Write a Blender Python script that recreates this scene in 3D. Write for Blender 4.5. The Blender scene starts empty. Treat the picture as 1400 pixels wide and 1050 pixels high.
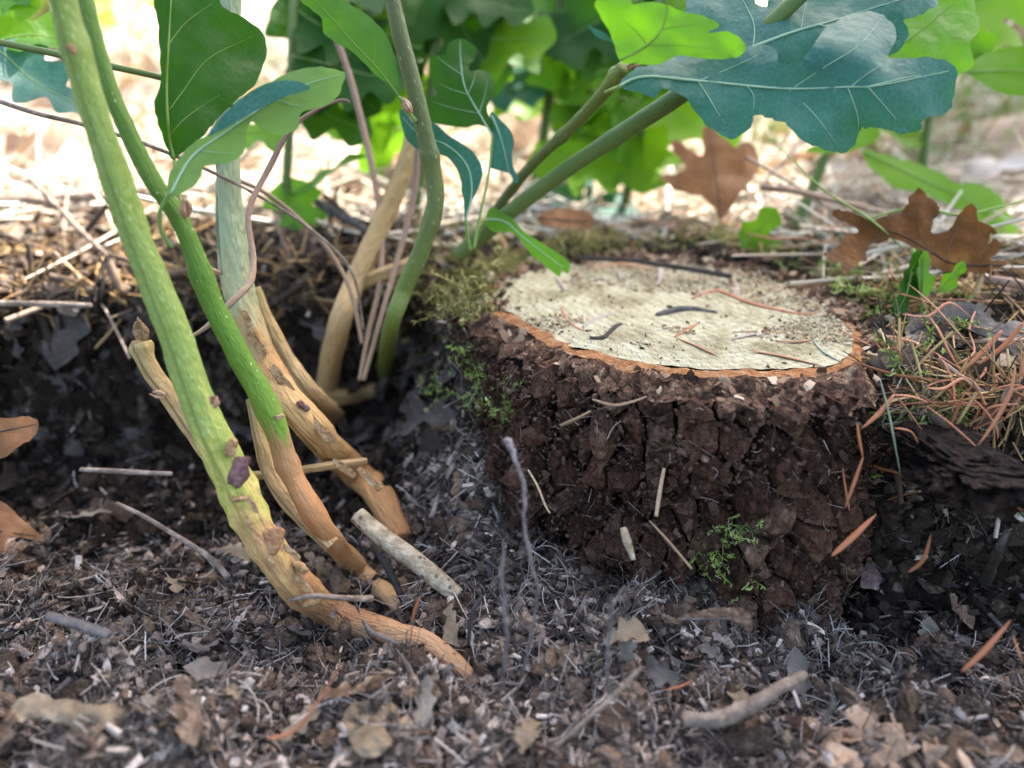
import bpy, math, random
import numpy as np
from mathutils import Vector, Matrix
from mathutils.geometry import delaunay_2d_cdt

random.seed(7); RNG = np.random.default_rng(7)
sc = bpy.context.scene
COL = sc.collection
S = 0.01                       # everything below is laid out in centimetres
R = math.radians

# ------------------------------------------------------------------ camera
CAM_H, PITCH, FPX = 8.9, R(24.5), 1040.0
cam = bpy.data.cameras.new('camera'); camo = bpy.data.objects.new('camera', cam); COL.objects.link(camo)
cam.sensor_width = 36; cam.lens = FPX/1400*36; cam.clip_start = 0.005; cam.clip_end = 2000
camo.location = (0, 0, CAM_H*S); camo.rotation_euler = (math.pi/2-PITCH, 0, 0)
cam.dof.use_dof = True; cam.dof.focus_distance = 22.5*S; cam.dof.aperture_fstop = 5.8; cam.dof.aperture_blades = 0
sc.camera = camo

# ------------------------------------------------------------------ sky and sun
SUN_EL, SUN_AZ = 52.0, 34.0    # azimuth: clockwise from +Y (behind the scene), to the right
w = bpy.data.worlds.new('World'); sc.world = w; w.use_nodes = True
wn = w.node_tree; sky = wn.nodes.new('ShaderNodeTexSky'); sky.sky_type = 'NISHITA'; sky.sun_disc = False
sky.sun_elevation = R(SUN_EL); sky.sun_rotation = R(SUN_AZ); sky.dust_density = 2.5; sky.air_density = 1.0; sky.ozone_density = 0.6
bg = wn.nodes['Background']; bg.inputs['Strength'].default_value = 0.14
wn.links.new(sky.outputs[0], bg.inputs['Color'])
SUNV = Vector((math.sin(R(SUN_AZ))*math.cos(R(SUN_EL)), math.cos(R(SUN_AZ))*math.cos(R(SUN_EL)), math.sin(R(SUN_EL))))
sl = bpy.data.lights.new('sun', 'SUN'); sl.energy = 5.0; sl.angle = R(0.55); sl.color = (1.0, 0.98, 0.95)
so = bpy.data.objects.new('sun', sl); COL.objects.link(so); so.rotation_euler = SUNV.to_track_quat('Z', 'Y').to_euler()
so.location = SUNV*5

sc.view_settings.view_transform = 'Standard'; sc.view_settings.look = 'None'
sc.view_settings.exposure = 2.88; sc.view_settings.gamma = 1
sc.view_settings.use_white_balance = True; sc.view_settings.white_balance_temperature = 6850; sc.view_settings.white_balance_tint = 10
sc.render.engine = 'CYCLES'
sc.cycles.use_denoising = True
sc.cycles.max_bounces = 8; sc.cycles.transparent_max_bounces = 6
sc.cycles.sample_clamp_indirect = 6

# ------------------------------------------------------------------ pixel -> place helpers (distances are real, in cm)
FW = np.array([0, math.cos(PITCH), -math.sin(PITCH)]); UP = np.array([0, math.sin(PITCH), math.cos(PITCH)]); RT = np.array([1.0, 0, 0])
CAMP = np.array([0, 0, CAM_H])
def ray(px, py): return FW + RT*((px-700)/FPX) + UP*((525-py)/FPX)
def PD(px, py, d): return CAMP + ray(px, py)*d
def PZ(px, py, z):
    r = ray(px, py); return CAMP + r*((z-CAM_H)/r[2])

# ------------------------------------------------------------------ noise
def _h(ix, iy, s):
    n = (ix.astype(np.int64)*374761393 + iy.astype(np.int64)*668265263 + s*1442695041) & 0x7fffffff
    n = ((n ^ (n >> 13))*1274126177) & 0x7fffffff
    return ((n ^ (n >> 16)) & 0xffff)/65535.0
def vnoise(x, y, s=0):
    x = np.asarray(x, float); y = np.asarray(y, float)
    ix = np.floor(x); iy = np.floor(y); fx = x-ix; fy = y-iy
    fx = fx*fx*(3-2*fx); fy = fy*fy*(3-2*fy)
    a = _h(ix, iy, s); b = _h(ix+1, iy, s); c = _h(ix, iy+1, s); d = _h(ix+1, iy+1, s)
    return (a*(1-fx)+b*fx)*(1-fy)+(c*(1-fx)+d*fx)*fy - 0.5
def fbm(x, y, f, octv=4, s=0, gain=0.5):
    t = 0; a = 1
    for k in range(octv):
        t = t + a*vnoise(np.asarray(x)*f+13.7*k, np.asarray(y)*f-7.3*k, s+k*17); f *= 2.03; a *= gain
    return t
def worley(x, y, s=0):
    x = np.asarray(x, float); y = np.asarray(y, float)
    ix = np.floor(x); iy = np.floor(y); f1 = np.full(x.shape, 9.); f2 = np.full(x.shape, 9.); idv = np.zeros(x.shape)
    for dx in (-1, 0, 1):
        for dy in (-1, 0, 1):
            cx = ix+dx; cy = iy+dy
            ox = cx+0.1+0.8*_h(cx, cy, s); oy = cy+0.1+0.8*_h(cx, cy, s+5)
            d = np.hypot(ox-x, oy-y); v = _h(cx, cy, s+9)
            new = d < f1
            f2 = np.where(new, f1, np.minimum(f2, d)); idv = np.where(new, v, idv); f1 = np.where(new, d, f1)
    return f1, f2, idv
def sstep(a, b, x):
    t = np.clip((x-a)/(b-a), 0, 1); return t*t*(3-2*t)

# ------------------------------------------------------------------ object helpers
def tri(F):
    o = []
    for f in F:
        for k in range(1, len(f)-1): o.append((f[0], f[k], f[k+1]))
    return np.array(o, int).reshape(-1, 3)
def mesh_data(name, V, F, mat, smooth=True, attrs=None):
    V = np.asarray(V, float); F = np.asarray(F, int)
    me = bpy.data.meshes.new(name)
    me.vertices.add(len(V)); me.vertices.foreach_set('co', (V*S).astype(np.float32).ravel())
    n = len(F); me.loops.add(n*3); me.loops.foreach_set('vertex_index', F.astype(np.int32).ravel())
    me.polygons.add(n); me.polygons.foreach_set('loop_start', np.arange(0, n*3, 3, dtype=np.int32))
    me.polygons.foreach_set('use_smooth', np.full(n, bool(smooth)))
    for k, v in (attrs or {}).items():
        a = me.attributes.new(k, 'FLOAT', 'POINT'); a.data.foreach_set('value', np.asarray(v, np.float32))
    me.update(calc_edges=True); me.validate()
    me.materials.append(mat)
    return me
def link(name, me, parent=None):
    o = bpy.data.objects.new(name, me); COL.objects.link(o)
    if parent is not None: o.parent = parent
    return o
ORG = {}
def org(o):
    while o is not None:
        if o in ORG: return ORG[o]
        o = o.parent
    return np.zeros(3)
def obj(name, V, F, mat, parent=None, smooth=True, attrs=None):
    """V in world cm; parts share the frame of their thing's Empty."""
    V = np.asarray(V, float)
    if parent is None:
        b = V.mean(0).copy(); b[2] = V[:, 2].min()
        o = link(name, mesh_data(name, V-b, F, mat, smooth, attrs)); o.location = b*S; ORG[o] = b
        return o
    return link(name, mesh_data(name, V-org(parent), F, mat, smooth, attrs), parent)
def tag(o, label=None, cat=None, group=None, kind=None):
    if label: o['label'] = label
    if cat: o['category'] = cat
    if group: o['group'] = group
    if kind: o['kind'] = kind
    return o
def thing(name, loc, label, cat, group=None):
    o = bpy.data.objects.new(name, None); COL.objects.link(o); o.empty_display_size = 0.01
    o.location = np.asarray(loc)*S; ORG[o] = np.asarray(loc, float)
    return tag(o, label, cat, group)

# ------------------------------------------------------------------ shapes
def catmull(P, n=8, closed=False):
    P = np.asarray(P, float); m = len(P); out = []
    segs = m if closed else m-1
    for i in range(segs):
        if closed: p0, p1, p2, p3 = P[(i-1) % m], P[i], P[(i+1) % m], P[(i+2) % m]
        else: p0, p1, p2, p3 = P[max(i-1, 0)], P[i], P[i+1], P[min(i+2, m-1)]
        for k in range(n):
            t = k/n
            out.append(0.5*((2*p1)+(-p0+p2)*t+(2*p0-5*p1+4*p2-p3)*t*t+(-p0+3*p1-3*p2+p3)*t**3))
    if not closed: out.append(P[-1])
    return np.array(out)
def tube(P, rad, sides=8, flat=1.0, bump=0.0, seed=0, cap=True):
    P = np.asarray(P, float); n = len(P)
    rad = np.full(n, rad, float) if np.isscalar(rad) else np.interp(np.linspace(0, 1, n), np.linspace(0, 1, len(rad)), rad)
    T = np.gradient(P, axis=0); T /= np.linalg.norm(T, axis=1)[:, None]+1e-9
    u = np.cross(T[0], [0.3, 0.1, 1.0]); u /= np.linalg.norm(u)+1e-9
    V = []; L = np.r_[0, np.cumsum(np.linalg.norm(np.diff(P, axis=0), axis=1))]
    ang = np.linspace(0, 2*math.pi, sides, endpoint=False)
    for i in range(n):
        u = u-T[i]*np.dot(u, T[i]); u /= np.linalg.norm(u)+1e-9
        v = np.cross(T[i], u)
        r = np.full(sides, rad[i])
        if bump: r = r*(1+bump*2*fbm(ang*1.5+seed, np.full(sides, L[i]), 1.2, 3, seed))
        V.append(P[i]+np.outer(np.cos(ang)*r, u)+np.outer(np.sin(ang)*r*flat, v))
    V = np.concatenate(V); F = []
    for i in range(n-1):
        a = i*sides; b = a+sides
        for k in range(sides):
            k2 = (k+1) % sides
            F.append((a+k, a+k2, b+k2)); F.append((a+k, b+k2, b+k))
    tt = np.repeat(np.linspace(0, 1, n), sides)
    tube.su = np.tile(ang, n)*rad.mean(); tube.sv = np.repeat(L, sides)
    if cap:
        tube.su = np.r_[tube.su, 0, 0]; tube.sv = np.r_[tube.sv, 0, L[-1]]
        V = np.vstack([V, P[0], P[-1]]); tt = np.r_[tt, 0, 1]; e = (n-1)*sides
        for k in range(sides):
            k2 = (k+1) % sides
            F.append((n*sides, k2, k)); F.append((n*sides+1, e+k, e+k2))
    return V, np.array(F), tt
def inst(variants, pos, rot, scl, which=None):
    """many small pieces joined in one mesh: pos Nx3, rot Nx3x3, scl Nx3"""
    N = len(pos); which = RNG.integers(0, len(variants), N) if which is None else which
    Vs = []; Fs = []; off = 0
    for k, (v, f) in enumerate(variants):
        m = np.where(which == k)[0]
        if len(m) == 0: continue
        vv = v[None]*scl[m][:, None, :]
        vv = np.einsum('nij,nvj->nvi', rot[m], vv)+pos[m][:, None, :]
        Vs.append(vv.reshape(-1, 3)); ff = f[None]+(np.arange(len(m))*len(v))[:, None, None]+off
        Fs.append(ff.reshape(-1, 3)); off += len(m)*len(v)
    return np.concatenate(Vs), np.concatenate(Fs)
def frames(nrm, tilt=0.3):
    """rotations whose z follows nrm (roughly), with a random turn"""
    N = len(nrm); n = nrm+RNG.normal(0, tilt, (N, 3)); n /= np.linalg.norm(n, axis=1)[:, None]
    a = RNG.normal(0, 1, (N, 3)); x = a-n*np.sum(a*n, 1)[:, None]; x /= np.linalg.norm(x, axis=1)[:, None]
    y = np.cross(n, x); return np.stack([x, y, n], axis=2)
def lump(seed, sub=1, rough=0.35):
    import bmesh
    bm = bmesh.new(); bmesh.ops.create_icosphere(bm, subdivisions=sub, radius=1)
    V = np.array([v.co[:] for v in bm.verts]); F = np.array([[v.index for v in f.verts] for f in bm.faces]); bm.free()
    r = np.random.default_rng(seed); V = V*(1+r.uniform(-rough, rough, (len(V), 1)))*np.array([1, r.uniform(.6, 1), r.uniform(.5, .9)])
    return V, F
def chip(seed, nx=4, ny=2):
    """a thin broken flake, length along x"""
    r = np.random.default_rng(seed); V = []; F = []
    for s in (1, -1):
        for i in range(nx+1):
            for j in range(ny+1):
                e = 1 if 0 < i < nx else 0.55+0.4*r.random()
                V.append((i/nx*2-1+r.uniform(-.12, .12), (j/ny*2-1)*e+r.uniform(-.15, .15), s*.5+r.uniform(-.3, .3)+0.8*math.sin(i*1.3+seed)))
    q = lambda s, i, j: s*(nx+1)*(ny+1)+i*(ny+1)+j
    for i in range(nx):
        for j in range(ny):
            a, b, c, d = q(0, i, j), q(0, i+1, j), q(0, i+1, j+1), q(0, i, j+1); F.append((a, b, c, d))
            a, b, c, d = q(1, i, j), q(1, i+1, j), q(1, i+1, j+1), q(1, i, j+1); F.append((d, c, b, a))
    for i in range(nx):
        F.append((q(0, i, 0), q(1, i, 0), q(1, i+1, 0), q(0, i+1, 0))); F.append((q(0, i+1, ny), q(1, i+1, ny), q(1, i, ny), q(0, i, ny)))
    for j in range(ny):
        F.append((q(0, 0, j+1), q(1, 0, j+1), q(1, 0, j), q(0, 0, j))); F.append((q(0, nx, j), q(1, nx, j), q(1, nx, j+1), q(0, nx, j+1)))
    return np.array(V), tri(F)
def fibre(seed, curl=0.5, n=7, sides=3, r=0.03):
    g = np.random.default_rng(seed); d = np.array([1., 0, 0]); p = np.zeros(3); P = [p.copy()]; w = g.normal(0, curl, 3)
    for i in range(n):
        w = w*.6+g.normal(0, curl, 3)*.6; d = d+w*.5; d /= np.linalg.norm(d); p = p+d/n; P.append(p.copy())
    P = np.array(P); P -= P.mean(0)
    V, F, _ = tube(P, [r, r, r*.5], sides, cap=False); return V, F

def inside(poly, p):
    x, y = p[:, 0], p[:, 1]; r = np.zeros(len(p), bool); n = len(poly); j = n-1
    for i in range(n):
        xi, yi = poly[i]; xj, yj = poly[j]
        c = ((yi > y) != (yj > y)) & (x < (xj-xi)*(y-yi)/(yj-yi+1e-12)+xi); r ^= c; j = i
    return r
def fill(outline, step):
    o = np.asarray(outline, float); lo = o.min(0); hi = o.max(0)
    g = np.stack(np.meshgrid(np.arange(lo[0], hi[0], step), np.arange(lo[1], hi[1], step*.87)), -1)
    g[1::2, :, 0] += step/2; g = g.reshape(-1, 2)
    g = g[inside(o, g)]
    d = np.min(np.hypot(g[:, None, 0]-o[None, :, 0], g[:, None, 1]-o[None, :, 1]), 1); g = g[d > step*.45]
    P = np.vstack([o, g]); n = len(o)
    vs, es, fs, *_ = delaunay_2d_cdt([Vector(p) for p in P], [(i, (i+1) % n) for i in range(n)], [], 1, 1e-6)
    return np.array([v[:] for v in vs]), tri(fs)
# ------------------------------------------------------------------ materials
def M(name, ramp, scale=1.0, detail=4, rnd=None, k=0.5, rough=0.75, bump=0.0, bscale=8.0, spec=0.06, stretch=(1, 1, 1),
      transl=None, tfac=0.4, attr=None, speck=None, cells=None, bdist=0.02, surf=False, fade=None):
    m = bpy.data.materials.new(name); m.use_nodes = True; T = m.node_tree; N = T.nodes; Lk = T.links
    b = N['Principled BSDF']; out = N['Material Output']
    tc = N.new('ShaderNodeTexCoord'); mp = N.new('ShaderNodeMapping'); mp.inputs['Scale'].default_value = tuple(100*s for s in stretch)
    Lk.new(tc.outputs['Object'], mp.inputs['Vector'])
    if surf:      # run the grain along a stem: coordinates round and along it
        cx = N.new('ShaderNodeCombineXYZ')
        for i_, nm_ in enumerate(('su', 'sv')):
            at = N.new('ShaderNodeAttribute'); at.attribute_name = nm_; Lk.new(at.outputs['Fac'], cx.inputs[i_])
        mp.inputs['Scale'].default_value = stretch; Lk.new(cx.outputs[0], mp.inputs['Vector'])
    nz = N.new('ShaderNodeTexNoise'); nz.inputs['Scale'].default_value = scale; nz.inputs['Detail'].default_value = detail; nz.inputs['Roughness'].default_value = 0.62
    Lk.new(mp.outputs[0], nz.inputs['Vector'])
    con = N.new('ShaderNodeMapRange'); con.inputs[1].default_value = 0.25; con.inputs[2].default_value = 0.75
    Lk.new(nz.outputs['Fac'], con.inputs[0]); fac = con.outputs[0]
    if rnd or attr:
        if attr: g = N.new('ShaderNodeAttribute'); g.attribute_name = attr; rs = g.outputs['Fac']
        elif rnd == 'island': g = N.new('ShaderNodeNewGeometry'); rs = g.outputs['Random Per Island']
        else: g = N.new('ShaderNodeObjectInfo'); rs = g.outputs['Random']
        mx = N.new('ShaderNodeMix'); mx.data_type = 'FLOAT'; mx.inputs[0].default_value = k
        Lk.new(fac, mx.inputs[2]); Lk.new(rs, mx.inputs[3]); fac = mx.outputs[0]
    cr = N.new('ShaderNodeValToRGB'); e = cr.color_ramp.elements
    while len(e) < len(ramp): e.new(0.5)
    for q, (p, c) in zip(e, ramp): q.position = p; q.color = (*c, 1)
    Lk.new(fac, cr.inputs[0]); colr = cr.outputs[0]
    if cells:     # a net of fine veins: (scale, colour, width)
        vo = N.new('ShaderNodeTexVoronoi'); vo.feature = 'DISTANCE_TO_EDGE'; vo.inputs['Scale'].default_value = cells[0]
        Lk.new(mp.outputs[0], vo.inputs['Vector'])
        mr = N.new('ShaderNodeMapRange'); mr.inputs[1].default_value = 0; mr.inputs[2].default_value = cells[2]; mr.inputs[3].default_value = cells[3]; mr.inputs[4].default_value = 0
        Lk.new(vo.outputs['Distance'], mr.inputs[0])
        mc = N.new('ShaderNodeMix'); mc.data_type = 'RGBA'; Lk.new(mr.outputs[0], mc.inputs[0]); Lk.new(colr, mc.inputs[6]); mc.inputs[7].default_value = (*cells[1], 1); colr = mc.outputs[2]
    if speck:     # small spots: (scale, colour, threshold, stretch)
        m2 = N.new('ShaderNodeMapping'); m2.inputs['Scale'].default_value = speck[3] if surf else tuple(100*s for s in speck[3]); Lk.new(cx.outputs[0] if surf else tc.outputs['Object'], m2.inputs['Vector'])
        vo = N.new('ShaderNodeTexVoronoi'); vo.inputs['Scale'].default_value = speck[0]; Lk.new(m2.outputs[0], vo.inputs['Vector'])
        mr = N.new('ShaderNodeMapRange'); mr.inputs[1].default_value = speck[2]; mr.inputs[2].default_value = speck[2]*1.7; mr.inputs[3].default_value = .8; mr.inputs[4].default_value = 0
        Lk.new(vo.outputs['Distance'], mr.inputs[0]); sf = mr.outputs[0]
        if fade:
            at = N.new('ShaderNodeAttribute'); at.attribute_name = 'along'; fm = N.new('ShaderNodeMapRange'); fm.inputs[1].default_value = fade[0]; fm.inputs[2].default_value = fade[1]; fm.inputs[3].default_value = 1; fm.inputs[4].default_value = 0
            Lk.new(at.outputs['Fac'], fm.inputs[0]); mu = N.new('ShaderNodeMath'); mu.operation = 'MULTIPLY'; Lk.new(sf, mu.inputs[0]); Lk.new(fm.outputs[0], mu.inputs[1]); sf = mu.outputs[0]
        mc = N.new('ShaderNodeMix'); mc.data_type = 'RGBA'; Lk.new(sf, mc.inputs[0]); Lk.new(colr, mc.inputs[6]); mc.inputs[7].default_value = (*speck[1], 1); colr = mc.outputs[2]
    Lk.new(colr, b.inputs['Base Color'])
    b.inputs['Roughness'].default_value = rough; b.inputs['Specular IOR Level'].default_value = spec
    if bump:
        nb = N.new('ShaderNodeTexNoise'); nb.inputs['Scale'].default_value = bscale; nb.inputs['Detail'].default_value = 6; Lk.new(mp.outputs[0], nb.inputs['Vector'])
        bp = N.new('ShaderNodeBump'); bp.inputs['Strength'].default_value = bump; bp.inputs['Distance'].default_value = bdist*S*10
        Lk.new(nb.outputs['Fac'], bp.inputs['Height']); Lk.new(bp.outputs[0], b.inputs['Normal'])
    if transl:
        tr = N.new('ShaderNodeBsdfTranslucent'); ms = N.new('ShaderNodeMixShader'); ms.inputs[0].default_value = tfac
        tm = N.new('ShaderNodeMix'); tm.data_type = 'RGBA'; tm.blend_type = 'MULTIPLY'; tm.inputs[0].default_value = 0.35
        tm.inputs[6].default_value = (*transl, 1); Lk.new(colr, tm.inputs[7])
        if rnd: Lk.new(tm.outputs[2], tr.inputs['Color'])
        else: tr.inputs['Color'].default_value = (*transl, 1)
        Lk.new(b.outputs[0], ms.inputs[1]); Lk.new(tr.outputs[0], ms.inputs[2]); Lk.new(ms.outputs[0], out.inputs['Surface'])
    return m

m_ground = M('soil', [(0, (.008, .006, .005)), (.2, (.022, .016, .012)), (.34, (.06, .044, .033)), (.46, (.18, .14, .105)), (.56, (.10, .07, .055)), (.7, (.32, .24, .18)), (.85, (.50, .41, .33)), (1, (.64, .57, .5))], attr='duff', k=.5, scale=2.2, detail=8, rough=.9, bump=.9, bscale=9, bdist=.05)
m_crumb = M('soil_crumb', [(0, (0.0111, 0.0088, 0.0068)), (0.4, (0.0554, 0.0405, 0.0305)), (0.68, (0.1848, 0.1376, 0.1048)), (0.9, (0.462, 0.3528, 0.2789)), (1, (0.7762, 0.6527, 0.541))], scale=4, rnd='island', k=.6, rough=.9, bump=.6, bscale=20)
m_humus_shade = M('humus_and_shade_crumb', [(0, (0.0056, 0.0043, 0.0035)), (0.5, (0.0181, 0.0128, 0.0091)), (0.8, (0.0509, 0.0354, 0.0253)), (1, (0.1809, 0.1339, 0.096))], scale=4, rnd='island', k=.6, rough=.9, bump=.6, bscale=20)  # black humus, also serving as painted shade below the bark ledge
m_clod = M('rotten_clod', [(0, (0.0156, 0.0104, 0.0078)), (0.4, (0.065, 0.0429, 0.0299)), (0.75, (0.182, 0.1196, 0.0806)), (1, (0.468, 0.338, 0.234))], scale=5, detail=8, rnd='island', k=.5, rough=.85, bump=.9, bscale=10)
m_clod2 = M('grey_clod', [(0, (.012, .009, .007)), (.4, (.045, .034, .027)), (.7, (.11, .085, .068)), (1, (.26, .21, .17))], scale=4, detail=9, rough=.9, bump=1, bscale=12, bdist=.03)
m_crumb_red = M('bark_crumb', [(0, (0.0117, 0.008, 0.006)), (0.45, (0.0392, 0.022, 0.0151)), (0.8, (0.1077, 0.062, 0.0424)), (1, (0.3525, 0.2803, 0.2021))], scale=4, rnd='island', k=.6, rough=.9, bump=.6, bscale=20)
m_fibre = M('rootlet_fibre', [(0, (0.0202, 0.0148, 0.0116)), (0.4, (0.084, 0.0638, 0.051)), (0.7, (0.224, 0.1767, 0.145)), (0.9, (0.448, 0.3819, 0.3306)), (1, (0.6944, 0.6498, 0.6032))], rnd='island', k=.85, rough=.8)
m_flake = M('litter_flake', [(0, (0.0165, 0.0134, 0.0121)), (0.38, (0.066, 0.0504, 0.0414)), (0.62, (0.1898, 0.1478, 0.1207)), (0.85, (0.4455, 0.3528, 0.2846)), (1, (0.858, 0.8064, 0.7417))], scale=5, rnd='island', k=.75, rough=.7, bump=.4, bscale=12)
m_liptwig = M('dark_debris', [(0, (0.0144, 0.0103, 0.0084)), (0.45, (0.06, 0.0414, 0.0294)), (0.8, (0.18, 0.1265, 0.0893)), (1, (0.408, 0.3105, 0.231))], rnd='island', k=.85, rough=.8)
m_straw = M('dry_straw', [(0, (.20, .15, .11)), (.35, (.42, .33, .24)), (.7, (.60, .52, .40)), (.88, (.66, .62, .50)), (1, (.74, .72, .66))], rnd='island', k=.85, rough=.6)
m_duffneedle = M('fallen_needles', [(0, (0.096, 0.0582, 0.0252)), (0.45, (0.24, 0.1322, 0.054)), (0.8, (0.384, 0.2328, 0.1008)), (1, (0.48, 0.402, 0.1944))], rnd='island', k=.85, rough=.6)
m_bark = M('oak_bark', [(0, (0.0022, 0.0017, 0.0017)), (0.4, (0.0078, 0.005, 0.0039)), (0.7, (0.0252, 0.0151, 0.0112)), (1, (0.0672, 0.0476, 0.0364))], scale=2.6, detail=9, rough=.85, bump=1, bscale=9, bdist=.03, stretch=(1.4, 1.4, .5))
m_plate = M('bark_plate', [(0, (0.0048, 0.0035, 0.0027)), (0.3, (0.0245, 0.0122, 0.0082)), (0.52, (0.0705, 0.0335, 0.0209)), (0.75, (0.1165, 0.0665, 0.0439)), (1, (0.233, 0.1618, 0.1098))], scale=3.2, detail=9, rnd='object', k=.42, rough=.82, bump=.9, bscale=9, bdist=.02, stretch=(1.6, 1.6, .6))
m_rimbark = M('cut_bark', [(0, (.02, .012, .009)), (.38, (.06, .033, .022)), (.6, (.17, .09, .055)), (.8, (.36, .24, .15)), (1, (.58, .47, .35))], scale=3, detail=8, rough=.85, bump=.9, bscale=10, bdist=.05)
m_camb = M('inner_bark', [(0, (0.1496, 0.0544, 0.0191)), (0.45, (0.2856, 0.1215, 0.0478)), (0.8, (0.374, 0.1983, 0.0956)), (1, (0.4488, 0.3198, 0.2104))], scale=3.5, detail=8, rough=.8, bump=.7, bscale=14, bdist=.03)
m_wood = M('cut_wood', [(0, (0.1683, 0.1334, 0.0681)), (0.3, (0.2849, 0.254, 0.1533)), (0.6, (0.3625, 0.3366, 0.2272)), (1, (0.4143, 0.3938, 0.2897))], scale=.9, detail=9, rough=.7, bump=.6, bscale=7, bdist=.03, spec=.2, stretch=(1.7, .7, 1),
           speck=(5, (.16, .11, .06), .10, (1, 1, 1)))
m_rimbark_bits = M('rim_splinter', [(0, (.03, .018, .012)), (.45, (.12, .065, .04)), (.8, (.26, .165, .10)), (1, (.42, .33, .24))], rnd='island', k=.9, rough=.8)
def saw_marks(m):
    T = m.node_tree; N = T.nodes; Lk = T.links; b = N['Principled BSDF']
    tc = N.new('ShaderNodeTexCoord'); mp = N.new('ShaderNodeMapping'); mp.inputs['Scale'].default_value = (100, 100, 100); mp.inputs['Rotation'].default_value = (0, 0, R(-28)); Lk.new(tc.outputs['Object'], mp.inputs['Vector'])
    wv = N.new('ShaderNodeTexWave'); wv.inputs['Scale'].default_value = .8; wv.inputs['Distortion'].default_value = 6.0; wv.inputs['Detail'].default_value = 5; wv.inputs['Detail Scale'].default_value = 2.5; wv.inputs['Detail Roughness'].default_value = .7; Lk.new(mp.outputs[0], wv.inputs['Vector'])
    rg = N.new('ShaderNodeTexWave'); rg.wave_type = 'RINGS'; rg.rings_direction = 'Z'; rg.inputs['Scale'].default_value = .9; rg.inputs['Distortion'].default_value = 3.2; rg.inputs['Detail'].default_value = 4; mp2 = N.new('ShaderNodeMapping'); mp2.inputs['Scale'].default_value = (100, 100, 100); Lk.new(tc.outputs['Object'], mp2.inputs['Vector']); Lk.new(mp2.outputs[0], rg.inputs['Vector'])
    pz = N.new('ShaderNodeTexNoise'); pz.inputs['Scale'].default_value = .45; pz.inputs['Detail'].default_value = 6; Lk.new(mp2.outputs[0], pz.inputs['Vector'])
    old = b.inputs['Base Color'].links[0].from_socket
    def mult(src, fac, lo):
        nonlocal old
        mr = N.new('ShaderNodeMapRange'); mr.inputs[1].default_value = fac[0]; mr.inputs[2].default_value = fac[1]; mr.inputs[3].default_value = 0; mr.inputs[4].default_value = 1; Lk.new(src, mr.inputs[0])
        cm = N.new('ShaderNodeMix'); cm.data_type = 'RGBA'; cm.inputs[6].default_value = (*lo, 1); cm.inputs[7].default_value = (1, 1, 1, 1); Lk.new(mr.outputs[0], cm.inputs[0])
        mx = N.new('ShaderNodeMix'); mx.data_type = 'RGBA'; mx.blend_type = 'MULTIPLY'; mx.inputs[0].default_value = 1; Lk.new(old, mx.inputs[6]); Lk.new(cm.outputs[2], mx.inputs[7]); old = mx.outputs[2]
    mult(wv.outputs['Fac'], (.0, .5), (.88, .86, .82)); mult(rg.outputs['Fac'], (0, .6), (.88, .84, .74)); mult(pz.outputs['Fac'], (.36, .5), (.62, .58, .50))
    Lk.new(old, b.inputs['Base Color'])
    bp = N.new('ShaderNodeBump'); bp.inputs['Strength'].default_value = .35; bp.inputs['Distance'].default_value = .001; Lk.new(wv.outputs['Fac'], bp.inputs['Height'])
    ob = b.inputs['Normal'].links[0].from_socket; Lk.new(ob, bp.inputs['Normal']); Lk.new(bp.outputs[0], b.inputs['Normal'])
saw_marks(m_wood)
m_saw = M('sawdust', [(0, (.12, .065, .035)), (.35, (.28, .18, .095)), (.7, (.42, .32, .20)), (1, (.56, .48, .34))], rnd='island', k=.9, rough=.8)
m_needle_red = M('red_needle', [(0, (0.1323, 0.044, 0.018)), (0.35, (0.2178, 0.0786, 0.0316)), (0.6, (0.2799, 0.1038, 0.0518)), (0.85, (0.3577, 0.1635, 0.0901)), (1, (0.3501, 0.2139, 0.0992))], scale=1.5, rnd='object', k=.7, rough=.5, spec=.15)
m_needle_green = M('green_needle', [(0, (.10, .13, .07)), (1, (.28, .30, .22))], scale=1.5, rnd='object', k=.5, rough=.5, spec=.15)
m_needle_grey = M('grey_needle', [(0, (0.195, 0.1488, 0.13)), (1, (0.315, 0.248, 0.2184))], scale=1.5, rnd='object', k=.5, rough=.5, spec=.15)
m_moss = M('moss', [(0, (0.0473, 0.0455, 0.0144)), (0.35, (0.135, 0.1235, 0.036)), (0.7, (0.297, 0.26, 0.09)), (1, (0.486, 0.403, 0.192))], rnd='island', k=.85, rough=.7, transl=(.3, .32, .08), tfac=.25)
m_moss_green = M('fresh_moss', [(0, (0.0675, 0.104, 0.018)), (0.5, (0.1755, 0.26, 0.042)), (1, (0.513, 0.494, 0.24))], rnd='island', k=.85, rough=.6, transl=(.3, .45, .08), tfac=.3)
m_twig = M('dry_twig', [(0, (.06, .045, .036)), (.5, (.17, .125, .095)), (1, (.33, .27, .21))], scale=2, stretch=(1, 1, 1), rough=.8, bump=.5, bscale=8)
m_twig_grey = M('grey_rootlet', [(0, (.05, .042, .038)), (.5, (.12, .10, .095)), (1, (.25, .22, .21))], scale=2, rough=.8, bump=.5, bscale=8)
m_cuttwig = M('grey_cut_twig', [(0, (.12, .09, .055)), (.45, (.28, .215, .14)), (1, (.46, .39, .28))], scale=2.4, detail=8, rough=.8, bump=.6, bscale=7, bdist=.03, speck=(2.5, (.05, .04, .035), .12, (1, 1, 1)))
m_dark = M('dark_wood_chip', [(0, (.022, .018, .016)), (.5, (.06, .05, .044)), (1, (.15, .13, .12))], scale=3, rnd='object', k=.5, rough=.7, bump=.6, bscale=8)
m_tanchip = M('tan_chip', [(0, (.12, .075, .045)), (.5, (.27, .18, .11)), (1, (.45, .34, .22))], scale=3, rnd='object', k=.6, rough=.75, bump=.4, bscale=9)
LW = (.09, .155, .10)
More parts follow.
